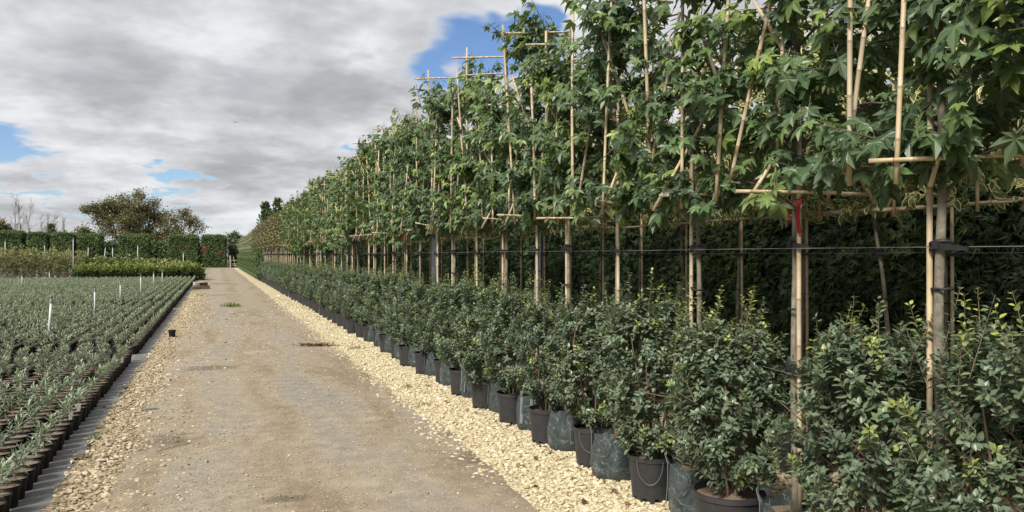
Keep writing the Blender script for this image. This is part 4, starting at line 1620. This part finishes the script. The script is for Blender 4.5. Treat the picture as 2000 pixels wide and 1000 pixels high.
# the rest of the bed as one mass
rest = pots[near_n:]
print('bed pots', len(pots))
acc = Acc()
pt = lathe([(FP_R * .74, 0.0), (FP_R, FP_H)], 10)
sl = disc(FP_R * .97, FP_H * .94, 10)
BL2 = quad_leaf(.14)
var = []
for q in range(14):
    rg = np.random.default_rng(950 + q)
    P_, R, S, Tn, st = rosette(rg, 23, 1.3)
    e = Acc().scatter(BL2, R, P_, S * 1.25, Tn)
    var.append((np.concatenate(e.V), np.concatenate(e.Fc), np.concatenate(e.t)))
R = rotz(rngF.uniform(0, 6.28, len(rest)))
T = np.stack([rest[:, 0], rest[:, 1], np.full(len(rest), .0075)], -1)
one = np.ones(len(rest))
acc.scatter((pt[0], pt[1], np.zeros(len(pt[0]))), R, T, one, .5, 0)
acc.scatter((sl[0], sl[1], np.zeros(len(sl[0]))), R, T, one, .5, 1)
full = rngF.uniform(size=len(rest)) < np.interp(rest[:, 1], [6, 12, 14.5, 26], [.82, .86, .95, .985])
kk = rngF.integers(0, 14, len(rest))
gs = np.interp(rest[:, 1], [10, 14, 26, 50], [.92, .92, .92, .95]) * rngF.uniform(.85, 1.15, len(rest))
T2 = T + np.array([0, 0, FP_H * .92])
for q in range(14):
    m_ = full & (kk == q)
    V, Fc, tn = var[q]
    n_ = int(m_.sum())
    o_ = np.einsum('nij,nvj->nvi', R[m_], V[None] * gs[m_][:, None, None]) + T2[m_][:, None]
    idx = (np.arange(n_) * len(V))[:, None, None] + Fc[None]
    tt = np.clip(np.tile(tn, n_) + np.repeat(rngF.normal(0, .1, n_), len(V)), 0, 1)
    acc.add(o_.reshape(-1, 3), idx.reshape(-1, 3), 2, tt, .5)
o = obj('seedling_bed', acc.mesh('seedling_bed', ['field_pot_plastic', 'soil', 'field_leaf']))
tag(o, 'mass of small grey-green potted seedlings filling the bed', 'seedlings', kind='stuff')

# white plant labels pushed into pots, and the odd pot on the gravel
LAB = Acc().add(*box(-.014, .014, -.0012, .0012, -.04, .055)).mesh('plant_label', ['white_label'])
for px, py, what in ((161, 806, 'leaning in a pot beside the bare compost'), (258, 703, 'in a corner pot by the cross gap'), (169, 790, 'behind the other label in the bed')):
    gx, gy = pix_ground(px, py, .19)
    d2 = ((pots[:near_n + 500, 0] - gx) ** 2 + (pots[:near_n + 500, 1] - gy) ** 2)
    q = int(np.argmin(d2))
    o = obj('plant_label', LAB, None, (pots[q, 0] + .05, pots[q, 1] - .05, .0075 + FP_H * .93 + .03), (.15, .1, .45))
    tag(o, 'white plastic plant label ' + what, 'label')
gx, gy = pix_ground(336, 660)
t_ = thing('empty_pot', 'lone small black pot standing on the gravel verge', 'pot', (gx, gy, .024))
obj('pot', FPOT, t_, scale=(.9, .9, .95))
obj('soil', FSOIL, t_, scale=(.9, .9, .9))

# ------------------------------------------------------------------ sprinkler risers
def riser(px, ybot, ytop, lab, s=None, tall=False, lean=0.0, r=.021):
    if s is None:
        gx, gy = pix_ground(px, ybot, .24)
    else:
        gx, Z = pix_at_s(px, s)
        gy = s
    Z = depth(gx, gy)
    h = H - (ytop - HORIZON) * Z / F
    t_ = thing('sprinkler_riser', lab, 'sprinkler', (gx, gy, .006), 0, 'white sprinkler risers in the beds')
    top = (lean * CY, -lean * SY, h - .10)
    rr = max(r, .0004 * Z)
    acc = Acc().add(*tube([(0, 0, 0), (top[0] * .5, top[1] * .5, top[2] * .5), top], [rr, rr, rr * .98], 10), smooth=True)
    obj('pipe', acc.mesh('pipe', ['white_pipe']), t_)
    a = Acc()
    V, f = lathe([(rr * 1.25, -.03), (rr * 1.25, .03), (rr * .7, .04), (rr * .6, .075), (rr * 1.1, .08), (rr * 1.0, .105), (.001, .11)], 10)
    a.add(V + np.array(top), f, smooth=True)
    a.add(*tube([tuple(np.array(top) + (-.05, 0, .088)), tuple(np.array(top) + (.05, 0, .088))], .006, 5))
    obj('nozzle', a.mesh('nozzle', ['grey_fitting']), t_)


for a in ((94, 646, 579, 'stoutest white sprinkler riser, leaning, in the bed of seedlings', None, .06),
          (185, 607, 560, 'white sprinkler riser, first behind the leaning one in the seedling bed', None, .0),
          (235, 581, 549, 'white sprinkler riser, second behind the leaning one in the seedling bed', None, .0),
          (275, 570, 535, 'white sprinkler riser with side arm among the far seedlings', None, .0),
          (300, 556, 530, 'white sprinkler riser, one before the lime shrubs', None, .0),
          (317, 549, 528, 'white sprinkler riser close against the lime shrubs', None, .0),
          (43, 555, 535, 'short white sprinkler riser in front of the olive shrubs', None, .0),
          (96.5, 546, 528, 'short white sprinkler riser right against the olive shrubs', None, .0),
          (143, 541, 464, 'tallest white riser at the corner of the olive shrubs', 57.5, .0),
          (170, 518, 481, 'tall white riser behind the end of the olive shrubs', 67, .1),
          (200, 506, 482, 'leaning white riser before a gap in the clipped hedges', 72, .25),
          (220, 502, 482, 'thin white riser in the dark gap between clipped hedges', 74, .0),
          (269, 504, 478, 'white riser in front of the middle clipped hedge', 72, .0),
          (10, 490, 469, 'white riser before the clipped hedge with scorched base', 72, .0),
          (87, 490, 477, 'white riser before a gap beside the third hedge', 72, .0),
          (358, 513, 492, 'white riser before the scorched clipped hedge', 72, .0),
          (340, 525, 511, 'short leaning white riser at the end of the laurel bed', 61.2, .1),
          (351, 523, 509, 'short upright white riser at the end of the laurel bed', 61.5, .0)):
    riser(a[0], a[1], a[2], a[3], a[4], lean=a[5], r=.024 if a[0] == 94 else .019)


# ------------------------------------------------------------------ shrub beds beyond
def dome_bush(seed, h, r, n, tpl, smin, smax, mat, topbias=0.0, zlo=.12):
    rng = np.random.default_rng(seed)
    k = n // 8
    v_ = rnd_dirs(rng, k)
    v_[:, 2] = np.abs(v_[:, 2])
    rad = rng.uniform(.55, 1.05, k) ** .5
    lump = 1 + .15 * np.sin(v_[:, 0] * 6 + seed) * np.sin(v_[:, 1] * 5 + v_[:, 2] * 7)
    c0 = np.stack([v_[:, 0] * r * rad * lump, v_[:, 1] * r * rad * lump, zlo + (h - zlo) * v_[:, 2] ** .8 * rad * lump], -1)
    idx = np.repeat(np.arange(k), 8)
    P_ = c0[idx] + rng.normal(0, .035, (len(idx), 3))
    Dv = norm(v_[idx] + rng.normal(0, .5, (len(idx), 3)) + np.array([0, 0, .5]))
    U = norm(v_[idx] * .6 + np.array([0, 0, .6]) + rng.normal(0, .4, (len(idx), 3)))
    S = rng.uniform(smin, smax, len(idx))
    hz = np.clip(P_[:, 2] / h, 0, 1)
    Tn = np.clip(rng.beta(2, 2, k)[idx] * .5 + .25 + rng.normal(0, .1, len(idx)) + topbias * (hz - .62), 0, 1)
    acc = Acc().scatter(tpl, frames(Dv, U), P_, S, Tn)
    return acc.mesh('foliage', [mat])


STEMS = Acc()
for q in range(6):
    a = q * 1.05
    STEMS.add(*tube([(0.03 * math.cos(a), .03 * math.sin(a), 0), (.12 * math.cos(a), .12 * math.sin(a), .35), (.2 * math.cos(a), .2 * math.sin(a), .7)], [.012, .009, .004], 5, False))
STEM_M = STEMS.mesh('stem', ['brown_stem'])
QB = quad_leaf(.42)
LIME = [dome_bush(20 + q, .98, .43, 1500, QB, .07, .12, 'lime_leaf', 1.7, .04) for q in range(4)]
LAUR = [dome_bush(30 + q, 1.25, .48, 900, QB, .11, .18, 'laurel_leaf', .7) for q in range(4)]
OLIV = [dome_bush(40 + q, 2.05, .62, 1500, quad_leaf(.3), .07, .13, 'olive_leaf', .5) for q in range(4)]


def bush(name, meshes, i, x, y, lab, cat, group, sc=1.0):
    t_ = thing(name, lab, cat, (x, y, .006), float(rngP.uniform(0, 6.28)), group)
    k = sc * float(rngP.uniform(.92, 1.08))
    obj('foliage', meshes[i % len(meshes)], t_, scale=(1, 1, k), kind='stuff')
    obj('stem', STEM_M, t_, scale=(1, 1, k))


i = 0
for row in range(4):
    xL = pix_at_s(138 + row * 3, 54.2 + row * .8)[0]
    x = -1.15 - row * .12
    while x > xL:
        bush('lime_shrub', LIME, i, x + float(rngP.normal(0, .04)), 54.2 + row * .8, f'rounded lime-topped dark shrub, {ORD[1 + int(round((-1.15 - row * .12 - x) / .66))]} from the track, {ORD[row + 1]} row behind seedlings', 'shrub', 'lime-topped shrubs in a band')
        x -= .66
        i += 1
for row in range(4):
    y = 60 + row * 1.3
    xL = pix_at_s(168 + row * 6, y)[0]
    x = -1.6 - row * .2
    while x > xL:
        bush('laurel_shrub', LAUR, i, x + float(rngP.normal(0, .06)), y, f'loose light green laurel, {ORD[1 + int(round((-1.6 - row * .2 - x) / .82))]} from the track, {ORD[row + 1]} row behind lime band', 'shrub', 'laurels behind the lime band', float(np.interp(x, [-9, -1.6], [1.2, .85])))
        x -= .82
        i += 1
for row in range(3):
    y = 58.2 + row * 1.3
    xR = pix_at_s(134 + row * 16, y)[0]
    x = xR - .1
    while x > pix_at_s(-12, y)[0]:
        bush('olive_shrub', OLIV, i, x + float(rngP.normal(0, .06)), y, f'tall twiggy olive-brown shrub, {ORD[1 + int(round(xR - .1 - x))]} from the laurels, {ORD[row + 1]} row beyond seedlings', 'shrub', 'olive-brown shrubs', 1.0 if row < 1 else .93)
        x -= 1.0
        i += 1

# ------------------------------------------------------------------ clipped hedge blocks at the far end
HS = 110.0
blocks = [(-6, 46, 453, 'clipped hedge block with a scorched brown base, beside the bare trees', 1, 4.2), (50, 93, 456, 'narrow clipped hedge block behind a straggly climber', 0, 0), (96, 144, 457, 'clipped hedge block in front of the small pointed conifer', 0, 0),
          (148, 200, 459, 'clipped hedge block under the spreading oak edge', 0, 0), (229, 293, 460, 'broad bright clipped hedge block standing alone', 0, 0), (327, 389, 461, 'clipped hedge block with one scorched brown patch', 2, 0), (393, 444, 461, 'clipped hedge block with brown patches at the end of track', 3, 0)]
for q, (p0, p1, pt_, lab, patch, _) in enumerate(blocks):
    x0, _z = pix_at_s(p0, HS)
    x1, Z = pix_at_s(p1, HS)
    x0b, Z0 = pix_at_s((p0 + p1) / 2, HS)
    h = H + (HORIZON - pt_) * Z0 / F
    w = x1 - x0
    dpt = 2.6
    pats = {1: [((0, -dpt / 2, 1.9), (w * .8, .6, .45))], 2: [((.2, -dpt / 2, 2.75), (.85, .6, .22)), ((.6, -dpt / 2, 2.6), (.45, .6, .2))], 3: [((-w * .42, -dpt / 2, 2.35), (.45, .6, .55)), ((w * .22, -dpt / 2, 1.9), (.4, .6, .28))]}.get(patch)
    t_ = thing('clipped_hedge', lab, 'hedge', ((x0 + x1) / 2, HS + dpt / 2, 0))
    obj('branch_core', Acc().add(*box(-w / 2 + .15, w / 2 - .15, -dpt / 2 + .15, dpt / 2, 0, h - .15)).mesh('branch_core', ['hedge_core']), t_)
    obj('foliage', hedge_module(60 + q, (w - .55, dpt), h, 260, .26, 'clipped_conifer', [(1, -1), (0, -1), (0, 1), (2, 1)], .12 if q == 4 else .03, pats, FS), t_, kind='stuff')
t_ = thing('low_hedge', 'low dark untrimmed hedge seen in the gaps between clipped blocks', 'hedge', (-14, HS + 6, 0))
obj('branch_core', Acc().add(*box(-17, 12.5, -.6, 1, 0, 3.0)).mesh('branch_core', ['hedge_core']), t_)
obj('foliage', hedge_module(77, (30, 1.6), 3.2, 60, .42, 'conifer_frond', [(1, -1), (2, 1)], .25, None, FS), t_, (-2, 0, 0), kind='stuff')
t_ = thing('field_hedge', 'dark rough hedge closing the view behind the timber barrier', 'hedge', (6, HS + 3, 0))
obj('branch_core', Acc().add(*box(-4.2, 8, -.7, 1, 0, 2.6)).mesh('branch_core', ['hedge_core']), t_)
obj('foliage', hedge_module(78, (12.4, 1.8), 2.8, 80, .36, 'conifer_frond', [(1, -1), (0, -1), (2, 1)], .35, None, FS), t_, (2, 0, 0), kind='stuff')


# ------------------------------------------------------------------ background trees
def grow(rng, acc, p, d, L, r, lvl, tips, spread=.55, shrink=.72, nmin=2, nmax=4, upb=.15, curve=.12):
    k = 4
    pts = [p]
    dd = d.copy()
    for q in range(k):
        dd = norm(dd + rng.normal(0, curve, 3) + np.array([0, 0, upb * .3]))
        pts.append(pts[-1] + dd * L / k)
    rs = np.linspace(r, r * .62, k + 1)
    acc.add(*tube(pts, rs, 6 if lvl > 1 else 4, False), smooth=True)
    if lvl == 0:
        tips.append((pts[-1], dd))
        tips.append((pts[2], dd))
        return
    for c in range(int(rng.integers(nmin, nmax + 1))):
        q = pts[-1] if c == 0 else pts[int(rng.integers(2, k + 1))]
        nd_ = norm(dd + rnd_dirs(rng, 1)[0] * spread * (0.6 if c == 0 else 1.3) + np.array([0, 0, upb]))
        grow(rng, acc, np.array(q), nd_, L * shrink * rng.uniform(.8, 1.15), r * (.62 if c == 0 else .5), lvl - 1, tips, spread, shrink, nmin, nmax, upb, curve)


def leafy_tree(name, lab, px, s, ptop, wpx, mat, seed, trunk_h=.25, nleaf=26, lsz=.30, lvl=4, clus=.55, dense=1.0, fill=0):
    rng = np.random.default_rng(seed)
    x, Z = pix_at_s(px, s)
    h = H + (HORIZON - ptop) * Z / F
    w = wpx * Z / F
    acc, tips = Acc(), []
    L0 = h * .30
    acc.add(*tube([(0, 0, 0), (.1, 0, h * trunk_h * .5), (0, .1, h * trunk_h)], [h * .032, h * .027, h * .024], 9, False), smooth=True)
    for c in range(8):
        a = c * .785 + rng.uniform(-.3, .3)
        grow(rng, acc, np.array([0, .05, h * trunk_h * rng.uniform(.8, 1.02)]), norm(np.array([math.cos(a) * .8, math.sin(a) * .8, rng.uniform(.35, 1.2)])), L0, h * .015, lvl - 1, tips, .6, .70, 2, 3, .12)
    tp = np.array([q[0] for q in tips])
    # fit the crown to the silhouette's size
    ex = np.percentile(np.abs(tp[:, :2]), 96, axis=0)
    zt = np.percentile(tp[:, 2], 99)
    sxy = (w / 2 * .92) / ex.mean()
    sz = (h * .96) / zt
    t_ = thing(name, lab, 'tree', (x, s, 0))
    obj('trunk', acc.mesh('trunk', ['dark_branch']), t_, scale=(sxy, sxy, sz))
    tp = tp * np.array([sxy, sxy, sz])
    if fill:
        q = rnd_dirs(rng, fill)
        rr_ = rng.uniform(.25, 1.0, fill) ** .45 * (1 + .10 * np.sin(q[:, 0] * 5 + seed) + .12 * np.sin(q[:, 1] * 4 + q[:, 2] * 6))
        cz = np.array([0, 0, h * (.56 + .5 * trunk_h * .3)])
        tp = np.vstack([tp, q * rr_[:, None] * np.array([w * .47, w * .47, h * .38]) + cz])
    n_ = int(nleaf * dense)
    P_ = np.repeat(tp, n_, 0) + rng.normal(0, clus, (len(tp) * n_, 3)) * np.array([1, 1, .6])
    Dv = rnd_dirs(rng, len(P_))
    U = norm(np.array([0, 0, .8]) + rng.normal(0, .5, P_.shape))
    S = rng.uniform(.6, 1.3, len(P_)) * lsz
    base_t = np.repeat(rng.beta(2, 2, len(tp)), n_)
    Tn = np.clip(base_t * .7 + .12 + rng.normal(0, .1, len(P_)), 0, 1)
    obj('crown', Acc().scatter(QB, frames(Dv, U), P_, S, Tn).mesh('crown', [mat]), t_, kind='stuff')


leafy_tree('oak_tree', 'large broad oak with browning leaves behind the clipped hedges', 247, 136, 374, 140, 'oak_leaf', 3, .22, 26, .25, 5, .42, 1.0, 300)
leafy_tree('small_oak_tree', 'smaller thinner oak with rusty crown top beside the large oak', 352, 132, 405, 88, 'oak_leaf', 8, .24, 18, .24, 4, .42, 1.3, 70)
leafy_tree('distant_tree', 'small distant grey-green tree beyond the timber barrier', 460, 190, 451, 34, 'tree_leaf', 12, .3, 12, .32, 4, .35)
leafy_tree('dark_tree', 'dark leafy tree at the edge beside the bare trees', -14, 122, 426, 42, 'oak_leaf', 15, .3, 18, .3, 4, .4)
leafy_tree('scrub_tree', 'low scrubby tree against the flank of the large oak', 166, 140, 444, 50, 'oak_leaf', 17, .2, 16, .32, 4, .4)
leafy_tree('rounded_tree', 'low rounded green tree behind the hedges beside pointed conifer', 122, 150, 455, 36, 'tree_leaf', 19, .2, 16, .36, 4, .4)
leafy_tree('green_tree', 'low green tree top showing above the hedge below bare trees', 12, 150, 453, 44, 'tree_leaf', 23, .2, 16, .36, 4, .4)
leafy_tree('rear_tree', 'leafless-edged brown tree filling the gap between the two oaks', 318, 150, 452, 46, 'oak_leaf', 26, .2, 14, .34, 4, .45)


def bare_tree(lab, px, s, ptop, seed, leaders=3, wide=.16):
    rng = np.random.default_rng(seed)
    x, Z = pix_at_s(px, s)
    h = H + (HORIZON - ptop) * Z / F
    acc, tips = Acc(), []
    br = Acc()
    for c in range(leaders):
        off = (c - (leaders - 1) / 2) * wide
        pts = [np.array([off * .6, 0, 0])]
        k = 9
        for q in range(1, k + 1):
            u = q / k
            pts.append(np.array([off * (.6 + 3.2 * u) + rng.normal(0, .07), rng.normal(0, .1), h * u * (1 - .08 * abs(off))]))
        acc.add(*tube(pts, np.linspace(h * .013, .012, k + 1), 6, False), smooth=True)
        for q in range(3, k):
            for _ in range(4):
                w = rng.uniform(0, 1)
                p = pts[q] * (1 - w) + pts[min(k, q + 1)] * w
                d = norm(np.array([rng.normal(0, .55), rng.normal(0, .55), rng.uniform(.6, 1.2)]))
                grow(rng, br, p, d, h * .085 * (1.5 - .9 * q / k), .03, 2, tips, .5, .68, 2, 3, .25, .1)
    t_ = thing('bare_tree', lab, 'tree', (x, s, 0))
    obj('trunk', acc.mesh('trunk', ['grey_branch']), t_)
    obj('branch', br.mesh('branch', ['grey_branch']), t_)


bare_tree('slender leafless tree with upright twigs behind the hedge', 30, 124, 388, 1, 1, .1)
bare_tree('spreading leafless tree with forked trunks behind the hedge', 48, 124, 396, 2, 2, .42)
bare_tree('short leafless tree beside the small pointed conifer', 93, 128, 424, 3, 3, .25)
bare_tree('stunted leafless tree leaning past the small pointed conifer', 115, 128, 428, 4, 2, .35)

# small pointed conifer
x, Z = pix_at_s(100, 122)
h = H + (HORIZON - 437) * Z / F
rng = np.random.default_rng(9)
n_ = 1500
zz_ = h * rng.uniform(.15, 1, n_)
rr = 1.7 * (1 - zz_ / h) + .12
aa = rng.uniform(0, 6.28, n_)
rad = rr * rng.uniform(.5, 1, n_)
P_ = np.stack([rad * np.cos(aa), rad * np.sin(aa), zz_], -1)
Dv = norm(np.stack([np.cos(aa), np.sin(aa), rng.uniform(-.1, .7, n_)], -1) + rng.normal(0, .25, (n_, 3)))
t_ = thing('pointed_conifer', 'small pointed green conifer poking above the clipped hedges', 'conifer', (x, 122, 0))
obj('trunk', Acc().add(*tube([(0, 0, 0), (0, 0, h * .95)], [.14, .03], 7, False)).mesh('trunk', ['dark_branch']), t_)
obj('crown', Acc().scatter(FR, frames(Dv, np.tile([0, 0, 1.0], (n_, 1))), P_, rng.uniform(.35, .6, n_), np.clip(rng.normal(.45, .2, n_), 0, .9)).mesh('crown', ['clipped_conifer']), t_, kind='stuff')

# taller green trees standing behind the bronze row
for q, (xx, yy, hh_, sd) in enumerate(((5.9, 103, 8.3, 51), (7.4, 104, 8.9, 52), (9.0, 105, 8.4, 53), (10.6, 104, 7.6, 54))):
    rng = np.random.default_rng(sd)
    acc, tips = Acc(), []
    acc.add(*tube([(0, 0, 0), (0, 0, 1.8), (0, 0, hh_ * .9)], [.06, .05, .015], 7, False))
    P_, R, S, Tn = small_crown(sd, 1.7, hh_, 1.2, 1.1, 4200, .18, .32, .3)
    P_[:, :2] *= (1 - .6 * np.clip((P_[:, 2] - hh_ * .6) / (hh_ * .4), 0, 1) ** 1.5)[:, None]
    t_ = thing('hedgerow_tree', f'tall dark green tree rising behind the trained rows, {ORD[q + 1]} from the timber barrier', 'tree', (xx, yy, 0), 0, 'tall green trees behind the bronze row')
    obj('trunk', acc.mesh('trunk', ['dark_branch']), t_)
    obj('crown', Acc().scatter(QB, R, P_, S, Tn * .5 + .05).mesh('crown', ['gum_leaf']), t_, kind='stuff')

# ------------------------------------------------------------------ timber barrier, offcuts, litter
def plank(acc_mat, name, parent, a, b_, w, th):
    a, b_ = Vector(a), Vector(b_)
    d = b_ - a
    me = Acc().add(*box(-w / 2, w / 2, -th / 2, th / 2, 0, d.length)).mesh(name, [acc_mat])
    return obj(name, me, parent, a, d.to_track_quat('Z', 'Y').to_euler())


bx, _ = pix_at_s(466, 103)
t_ = thing('timber_barrier', 'weathered timber barrier with leaning rails across the end of track', 'barrier', (bx, 103, .012))
plank('timber', 'post', t_, (-.95, 0, 0), (-.98, .05, 1.55), .12, .10)
plank('timber', 'post', t_, (.75, 0, 0), (.75, .02, 1.35), .12, .10)
plank('timber', 'brace', t_, (-.35, -.12, 0), (-.62, -.1, 1.4), .11, .05)
plank('timber', 'rail', t_, (-.8, -.10, .52), (.8, -.10, .50), .13, .05)
plank('timber', 'rail', t_, (-.7, -.16, .30), (.85, -.16, .32), .13, .05)
plank('timber', 'rail', t_, (-.9, -.09, .95), (.8, -.09, .97), .06, .04)
o = plank('timber', 'loose_board', None, (bx + .1, 101.5, .07), (bx + 1.2, 102.2, .45), .14, .05)
tag(o, 'loose grey board lying tilted before the timber barrier', 'board')

gx, gy = pix_ground(392, 566)
o = obj('concrete_block', Acc().add(*box(-.28, .28, -.2, .2, 0, .26)).mesh('concrete_block', ['concrete']), None, (gx - .12, gy + 3.2, .012), (0, 0, .15))
tag(o, 'grey concrete block at the corner of the seedling bed', 'block')
bev = o.modifiers.new('bevel', 'BEVEL')
bev.width = .02
for q, (dx, dy, dz, a, L, lab) in enumerate(((.0, 0.2, 0, .35, .8, 'dark timber sleeper offcut lowest on the verge'), (.02, 1.1, 0, -.25, .7, 'dark timber offcut beside the concrete block'), (.05, .7, .155, .9, .6, 'short timber offcut lying across the other offcuts'))):
    o = obj('timber_offcut', Acc().add(*box(-L / 2, L / 2, -.10, .10, 0, .15)).mesh('timber_offcut', ['dark_timber']), None, (gx + dx, gy + dy, .02 + dz), (0, 0, a))
    tag(o, lab, 'timber')
    bev = o.modifiers.new('bevel', 'BEVEL')
    bev.width = .015

# fallen leaves on the gravel
DEAD = []
for q in range(6):
    tp = gum_leaf(.35 + .12 * q, .9)
    V = tp[0][:-4].copy()
    V[:, 2] += .25 * np.sin(V[:, 0] * 3 + q) * np.abs(V[:, 0])
    V -= V.mean(0)
    f = tp[1][:-2]
    DEAD.append(Acc().add(V, f, tint=(.1 + .16 * q)).mesh('fallen_leaf', ['dead_leaf']))
spots = [(984, 888), (1046, 902), (1055, 878), (942, 806), (1012, 916), (1132, 925), (1140, 990), (1120, 943), (1020, 918), (1065, 880), (1000, 838), (912, 806), (930, 812), (1200, 968), (1180, 950), (1160, 935), (1225, 992), (1090, 905), (1075, 890), (968, 830), (1110, 975), (870, 790), (1046, 960)]
for q, (px, py) in enumerate(spots):
    gx, gy = pix_ground(px, py)
    k = float(rngP.uniform(.026, .042))
    o = obj('fallen_leaf', DEAD[q % 6], None, (gx, gy, .036), (float(rngP.normal(0, .35)), float(rngP.normal(0, .35)), float(rngP.uniform(0, 6.28))), (k, k, k))
    tag(o, 'curled brown fallen leaf on the pale gravel near the pots', 'leaf', 'fallen leaves on the gravel')
rng = np.random.default_rng(21)
n_ = 1500
P_ = np.stack([rng.uniform(2.9, 4.95, n_), rng.uniform(1.8, 14, n_), rng.uniform(.028, .05, n_)], -1)
Dv = norm(np.stack([rng.normal(size=n_), rng.normal(size=n_), rng.normal(0, .25, n_)], -1))
tp = gum_leaf(.5, .9)
acc = Acc().scatter((tp[0][:-4], tp[1][:-2], tp[2][:-4]), frames(Dv, np.tile([0, 0, 1.0], (n_, 1)) + rng.normal(0, .3, (n_, 3))), P_, rng.uniform(.022, .045, n_), rng.uniform(0, .8, n_))
o = obj('leaf_litter', acc.mesh('leaf_litter', ['dead_leaf']))
tag(o, 'brown leaf litter on the ground under the trained trees', 'leaf litter', kind='stuff')
# heap of dry clippings on the track
gx, gy = pix_ground(616, 678)
rng = np.random.default_rng(22)
n_ = 420
P_ = np.stack([rng.normal(0, .17, n_), rng.normal(0, .05, n_), np.abs(rng.normal(0, .022, n_))], -1)
P_[:, 2] = np.minimum(P_[:, 2], .06) + .004
Dv = rnd_dirs(rng, n_) * np.array([1, 1, .4])
o = obj('dry_clippings', Acc().scatter(OV[0], frames(norm(Dv), np.tile([0, 0, 1.0], (n_, 1)) + rng.normal(0, .4, (n_, 3))), P_, rng.uniform(.03, .055, n_), rng.uniform(0, .7, n_)).mesh('dry_clippings', ['dead_leaf']), None, (gx, gy, .022), (0, 0, -.35))
tag(o, 'small heap of dry brown clippings on the track edge', 'clippings')


def tuft(px, py, n_, L, lab, spread=.08):
    gx, gy = pix_ground(px, py)
    rg = np.random.default_rng(int(px))
    a = rg.uniform(0, 6.28, n_)
    el = rg.uniform(.25, 1.4, n_)
    Dv = np.stack([np.cos(a) * np.cos(el), np.sin(a) * np.cos(el), np.sin(el)], -1)
    P_ = np.stack([rg.normal(0, spread, n_), rg.normal(0, spread, n_), np.zeros(n_)], -1)
    o = obj('weed_tuft', Acc().scatter(BL, frames(Dv, np.stack([-np.cos(a), -np.sin(a), np.ones(n_)], -1)), P_, rg.uniform(.5, 1, n_) * L, rg.uniform(0, 1, n_)).mesh('weed_tuft', ['weed_leaf']), None, (gx, gy, .020))
    tag(o, lab, 'weed')


tuft(453, 600, 160, .17, 'yellowish weed tuft growing in the middle of the track', .16)
tuft(799, 759, 60, .05, 'small weed tuft on pale gravel nearer the dry clippings', .05)
tuft(829, 796, 60, .055, 'dark weed tuft at the boundary of track and pale gravel', .05)
tuft(871, 855, 40, .04, 'tiny weed sprig where track meets pale gravel', .04)
tuft(693, 683, 50, .07, 'low weed tuft on pale gravel beside dry clippings', .06)
tuft(185, 860, 40, .05, 'small weed on the membrane edge by the coarse gravel', .03)
tuft(560, 981, 40, .03, 'flat mossy weed pressed into the open track', .05)

# twig and grey offcut on the left of the track
a = pix_ground(305, 888)
m = pix_ground(340, 880)
b_ = pix_ground(372, 872)
o = obj('twig', Acc().add(*tube([(a[0], a[1], .027), (m[0], m[1] + .02, .03), (b_[0], b_[1], .027)], [.004, .0035, .002], 5), smooth=True).mesh('twig', ['twig']))
tag(o, 'thin crooked brown twig lying on the track', 'twig')
a = pix_ground(276, 807)
b_ = pix_ground(306, 803)
o = obj('offcut_strip', Acc().add(*tube([(a[0], a[1], .034), (b_[0], b_[1], .030)], [.012, .009], 6)).mesh('offcut_strip', ['grey_offcut']))
tag(o, 'short grey plastic offcut on the gravel verge', 'offcut')
a = [pix_ground(*q) for q in ((133, 905), (138, 907), (150, 914), (154, 936), (160, 950), (178, 953), (190, 953))]
o = obj('straw', Acc().add(*tube([(p[0], p[1], .045) for p in a], .0025, 5), smooth=True).mesh('straw', ['bamboo']))
tag(o, 'bent pale straw lying across membrane and gravel', 'straw')

# bird gliding under the clouds
d = pix_dir(460, 239)
pos = np.array([0, 0, H]) + d * 75
acc = Acc()
bp = [(-.16, 0, 0), (-.10, 0, .0), (0, 0, .01), (.10, 0, .01), (.15, 0, .02), (.18, 0, .015)]
acc.add(*tube(bp, [.01, .035, .05, .04, .025, .004], 8), smooth=True)
V = [(.06, .03, .02), (-.05, .03, .02), (.07, .17, .07), (-.03, .18, .07), (-.02, .36, .02), (-.06, .35, .02), (.06, -.03, .02), (-.05, -.03, .02), (.07, -.17, .07), (-.03, -.18, .07), (-.02, -.36, .02), (-.06, -.35, .02), (-.14, 0, .0), (-.27, .05, 0), (-.27, -.05, 0)]
acc.add(V, [(0, 2, 3), (0, 3, 1), (2, 4, 5), (2, 5, 3), (6, 9, 8), (6, 7, 9), (8, 11, 10), (8, 9, 11), (12, 13, 14)])
o = obj('bird', acc.mesh('bird', ['bird_feather']), None, tuple(pos), (0, 0, YAW + 1.3))
tag(o, 'small dark bird gliding below the grey clouds', 'bird')

print('objects', len(bpy.data.objects), 'tris', sum(len(m_.polygons) for m_ in bpy.data.meshes))
